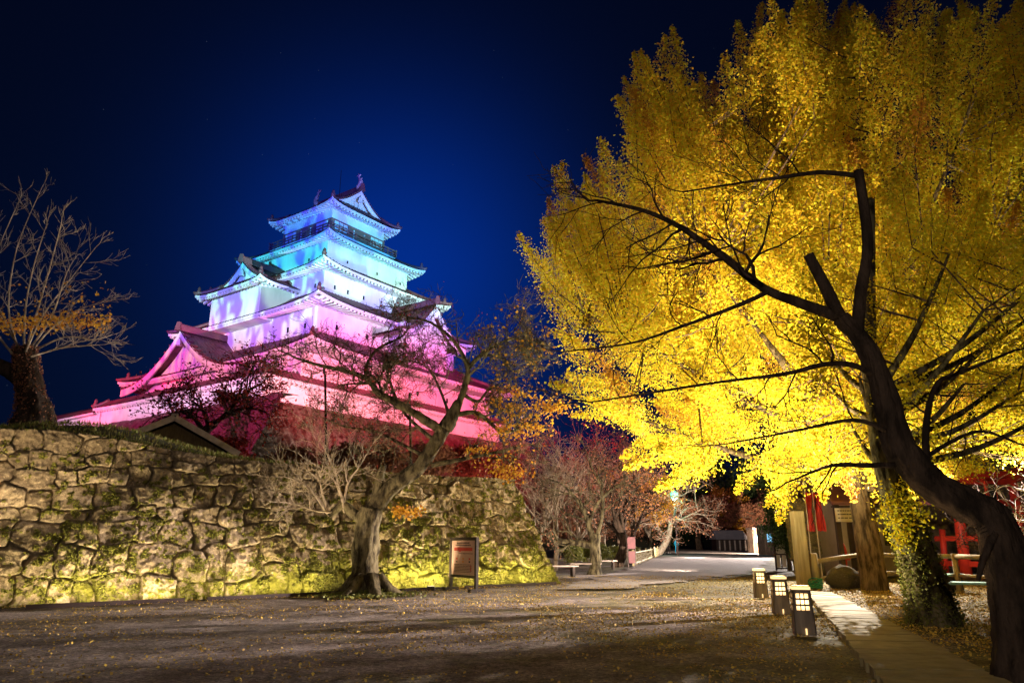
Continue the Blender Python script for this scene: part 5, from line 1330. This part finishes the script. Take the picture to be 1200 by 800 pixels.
def shop():
    Yb = 30; p = at(1045, 640, Yb); x0 = at(985, 640, Yb)[0]; x1 = at(1085, 640, Yb)[0]; t = thing('shop', ((x0+x1)/2, Yb, 0), 'low shop with grey plaster wall and tiled eave behind the ginkgo trunks', 'building')
    h = 3.0; a = MB(); a.box(((x0+x1)/2, Yb+2, h/2), (x1-x0, 4, h)); a.build('wall', mat('grey_plaster', (.33, .27, .26), .8, (.26, .21, .2), 1.5, 4, .3), t)
    r = MB(); V = [(x0-.5, Yb-.8, h-.1), (x1+.5, Yb-.8, h-.1), (x1+.5, Yb+2, h+1.3), (x0-.5, Yb+2, h+1.3), (x0-.5, Yb+4.8, h-.1), (x1+.5, Yb+4.8, h-.1)]
    V = V+[(v[0], v[1], v[2]-.14) for v in V]; r.add(V, [(0, 1, 2, 3), (3, 2, 5, 4), (6, 9, 8, 7), (9, 10, 11, 8), (0, 6, 7, 1), (4, 5, 11, 10), (0, 3, 9, 6), (3, 4, 10, 9), (1, 7, 8, 2), (2, 8, 11, 5)]); r.build('roof', M['tile'], t)
    d = MB(); d.box(((x0+x1)/2-.9, Yb-.03, 1.05), (.95, .08, 2.1)); d.build('door', M['wood_dark'], t)
    f = MB(); f.box((x1-1.0, Yb-.04, 1.55), (1.3, .08, .7)); w = f.build('window', M['wood_dark'], t); g = MB(); g.box((x1-1.0, Yb-.06, 1.55), (1.15, .08, .56)); g.build('pane', M['window'], w)
    b_ = MB(); b_.box(((x0+x1)/2+.7, Yb-.05, 2.55), (2.0, .06, .28)); b_.build('sign_strip', mat('shop_strip', (.6, .56, .52), .6), t)
shop()
M['bankstone'] = stone_mat('bank_stone', (.12, .10, .07), (.24, .2, .14), (.13, .13, .03), .1)
bw = thing('stone_bank', at(970, 640, 33), 'rough mossy stone bank behind the red banners', 'wall'); bw.location[2] = 0
stones(gz(958, 676)[:2]+[0, 2.5], gz(1000, 676)[:2]+[0, 2.5], 3.2, .2, 'stone_face', M['bankstone'], bw, (.4, 1), .45, .06, .16, 77, None, 0)
bw2 = thing('stone_bank', (18, 40, 0), 'high dim stone bank behind the vermilion gate', 'wall')
stones((20, 42), (40, 32), 6.5, .3, 'stone_face', M['bankstone'], bw2, (.5, 1.3), .6, .09, .18, 78, None, 0)

def torii():
    Yt = 30.5; s = Yt/F; c = at(1152, 560, Yt); h = c[2]+.15; t = thing('torii_gate', (c[0], Yt, 0), 'vermilion shrine gate with black plaque beyond the leaning dark tree', 'gate')
    m = mat('vermilion', (.60, .045, .02), .5, (.48, .035, .02), 3, 4, .2); X0, Y_ = c[0], Yt; hw = 1.7
    rz = math.radians(20); ux = np.array([math.cos(rz), math.sin(rz), 0]); uy = np.array([-math.sin(rz), math.cos(rz), 0]); B = np.array([X0, Y_, 0])
    for sg in (-1, 1):
        a = MB(); f = B+ux*sg*(hw+.18); tp_ = B+ux*sg*hw+[0, 0, h-.3]; a.tube([f, tp_], [.22, .19], 14); p = a.build('pillar', m, t, True)
        for sy in (-1, 1):
            b_ = MB(); q = B+ux*sg*(hw+.15)+uy*sy*.95; b_.tube([q, q-uy*sy*.15+[0, 0, h*.45]], [.13, .12], 10); b_.build('side_post', m, t, True)
        for z in (h*.12, h*.36): b_ = MB(); q = B+ux*sg*(hw+.13)+[0, 0, z]; b_.bar(q-uy*1.2, q+uy*1.2, .12, .2); b_.build('tie_beam', m, t)
    n = 15; xs_ = np.linspace(-hw*1.5, hw*1.5, n)
    for z, th_, dd, nm in ((h, .28, .42, 'top_beam'), (h-.3, .26, .3, 'under_beam')):
        a = MB(); pts = [B+ux*x*(1 if z == h else .93)+[0, 0, z+.35*(abs(x)/(hw*1.5))**3] for x in xs_]
        for i in range(n-1): a.bar(pts[i], pts[i+1], dd, th_)
        a.build(nm, m, t)
    a = MB(); a.bar(B-ux*hw*1.2+[0, 0, h-1.15], B+ux*hw*1.2+[0, 0, h-1.15], .16, .26); a.build('lower_beam', m, t)
    R_ = np.stack([ux, uy, np.array([0, 0, 1.])], 1)
    a = MB(); a.box(B-uy*.24+[0, 0, h-.72], (.62, .08, .85), R_); p = a.build('plaque', m, t); b_ = MB(); b_.box(B-uy*.285+[0, 0, h-.72], (.38, .05, .6), R_); b_.build('plaque_panel', M['window'], p)
torii()

# ground level floodlight fixtures with their lamps
def fixture(loc, target, label, energy, color, spot, blend=.6, size=.06, sc=1.0):
    t = thing('floodlight', loc, label, 'floodlight', 'ground floodlights'); d = Vector(target)-Vector(loc); rz = math.atan2(d.y, d.x)
    ux = np.array([math.cos(rz), math.sin(rz), 0]); uy = np.array([-math.sin(rz), math.cos(rz), 0]); u = np.array([0, 0, 1.]); p = np.array(loc)
    R_ = np.stack([ux, uy, u], 1)
    a = MB(); a.box(p+u*.08*sc, (.16*sc, .26*sc, .12*sc), R_, .8); a.build('housing', M['wood_dark'], t)
    b_ = MB(); b_.box(p+u*.147*sc, (.11*sc, .2*sc, .012), R_); b_.build('lens', mat('lens_glow', (1, .9, .7), .4, emit=color, estr=1.2), t)
    lamp('flood_beam', 'SPOT', tuple(p+u*.24*sc), target, energy, color, size, spot, blend)
def strip(s0, s1, label, energy):
    q = [A0+td*(s0+.1)+nd*.62, A0+td*(s1-.1)+nd*.62]; p0 = np.array([*q[0], 0]); p1 = np.array([*q[1], 0]); mid = (p0+p1)/2; ln = np.linalg.norm(p1-p0)
    t = thing('floodlight', mid, label, 'floodlight', 'floodlights along the foot of the wall'); n3 = np.array([nd[0], nd[1], 0])
    a = MB(); a.bar(p0+n3*.05+[0, 0, .045], p1+n3*.05+[0, 0, .045], .04, .09); a.bar(p0+[0, 0, .012], p1+[0, 0, .012], .10, .02); a.build('housing', M['wood_dark'], t)
    b_ = MB(); b_.bar(p0+[0, 0, .03], p1+[0, 0, .03], .05, .012); b_.build('lens', mat('lens_glass', (.6, .55, .4), .3), t)
    d = bpy.data.lights.new('foot_light', 'AREA'); d.shape = 'RECTANGLE'; d.size = ln; d.size_y = .05; d.energy = energy; d.color = (1, .82, .48); d.spread = math.radians(150)
    o = bpy.data.objects.new('foot_light', d); C.objects.link(o)
    z = -(np.array([0, 0, 1.])*.93-n3*.36); z /= np.linalg.norm(z); x = np.array([td[0], td[1], 0]); y = np.cross(z, x)
    Mx = Matrix(((x[0], y[0], z[0], mid[0]), (x[1], y[1], z[1], mid[1]), (x[2], y[2], z[2], .05), (0, 0, 0, 1))); o.matrix_world = Mx
segs = [(3.5, 9.0, 110, 'strip floodlight at the foot of the wall, leftmost in view'), (9.3, 12.6, 120, 'strip floodlight at the foot of the wall under the shed'), (12.9, 16.3, 105, 'strip floodlight at the wall foot just left of the cherry trunk'),
        (17.3, 19.8, 120, 'strip floodlight at the wall foot between the cherry trunk and the notice board'), (20.2, LEN-.4, 135, 'strip floodlight at the wall foot right of the notice board')]
print('LEN', LEN)
for a_, b_, e_, lab in segs: strip(a_, b_, lab, e_*1.25)
fixture((gz(505, 692)[0], gz(505, 692)[1], 0), (-2.3, 23.6, 1.6), 'small glaring floodlight between the cherry trunk and the notice board', 160, (1, .85, .5), 120, .8, sc=.9)
# unseen bare tree added outside the right edge to stripe the forecourt with shadow
bare(0, 0, 0, 'unseen leafless tree added beyond the right edge of the forecourt', 91, 'bark_dark', None, 0, depth=3, nlimb=8, rtr=.12, trunkf=.25, spreadw=1.0, base=(14.6, 19.4, 0), scale=0) if False else None
def added_shadow_tree():
    rng = np.random.default_rng(91); b0 = np.array([14.4, 19.5, 0.]); t = thing('tree', b0, 'low branching leafless tree added out of view on the right to cast shadow', 'tree'); mb = MB(); tips = []
    mb.tube([b0-[0, 0, .1], b0+[0, .05, 1.2], b0+[-.05, 0, 2.4]], [.15, .12, .10], 8)
    for k in range(14):
        a = k*.45+rng.random()*.3; grow(mb, tips, b0+[0, 0, .8+1.6*rng.random()], [math.cos(a), math.sin(a), .1+.3*rng.random()], 1.5, .05, 3, rng, .3, .06, 4, .8, .62, 4, .006)
    mb.build('trunk', M['bark_dark'], t, True)
added_shadow_tree()
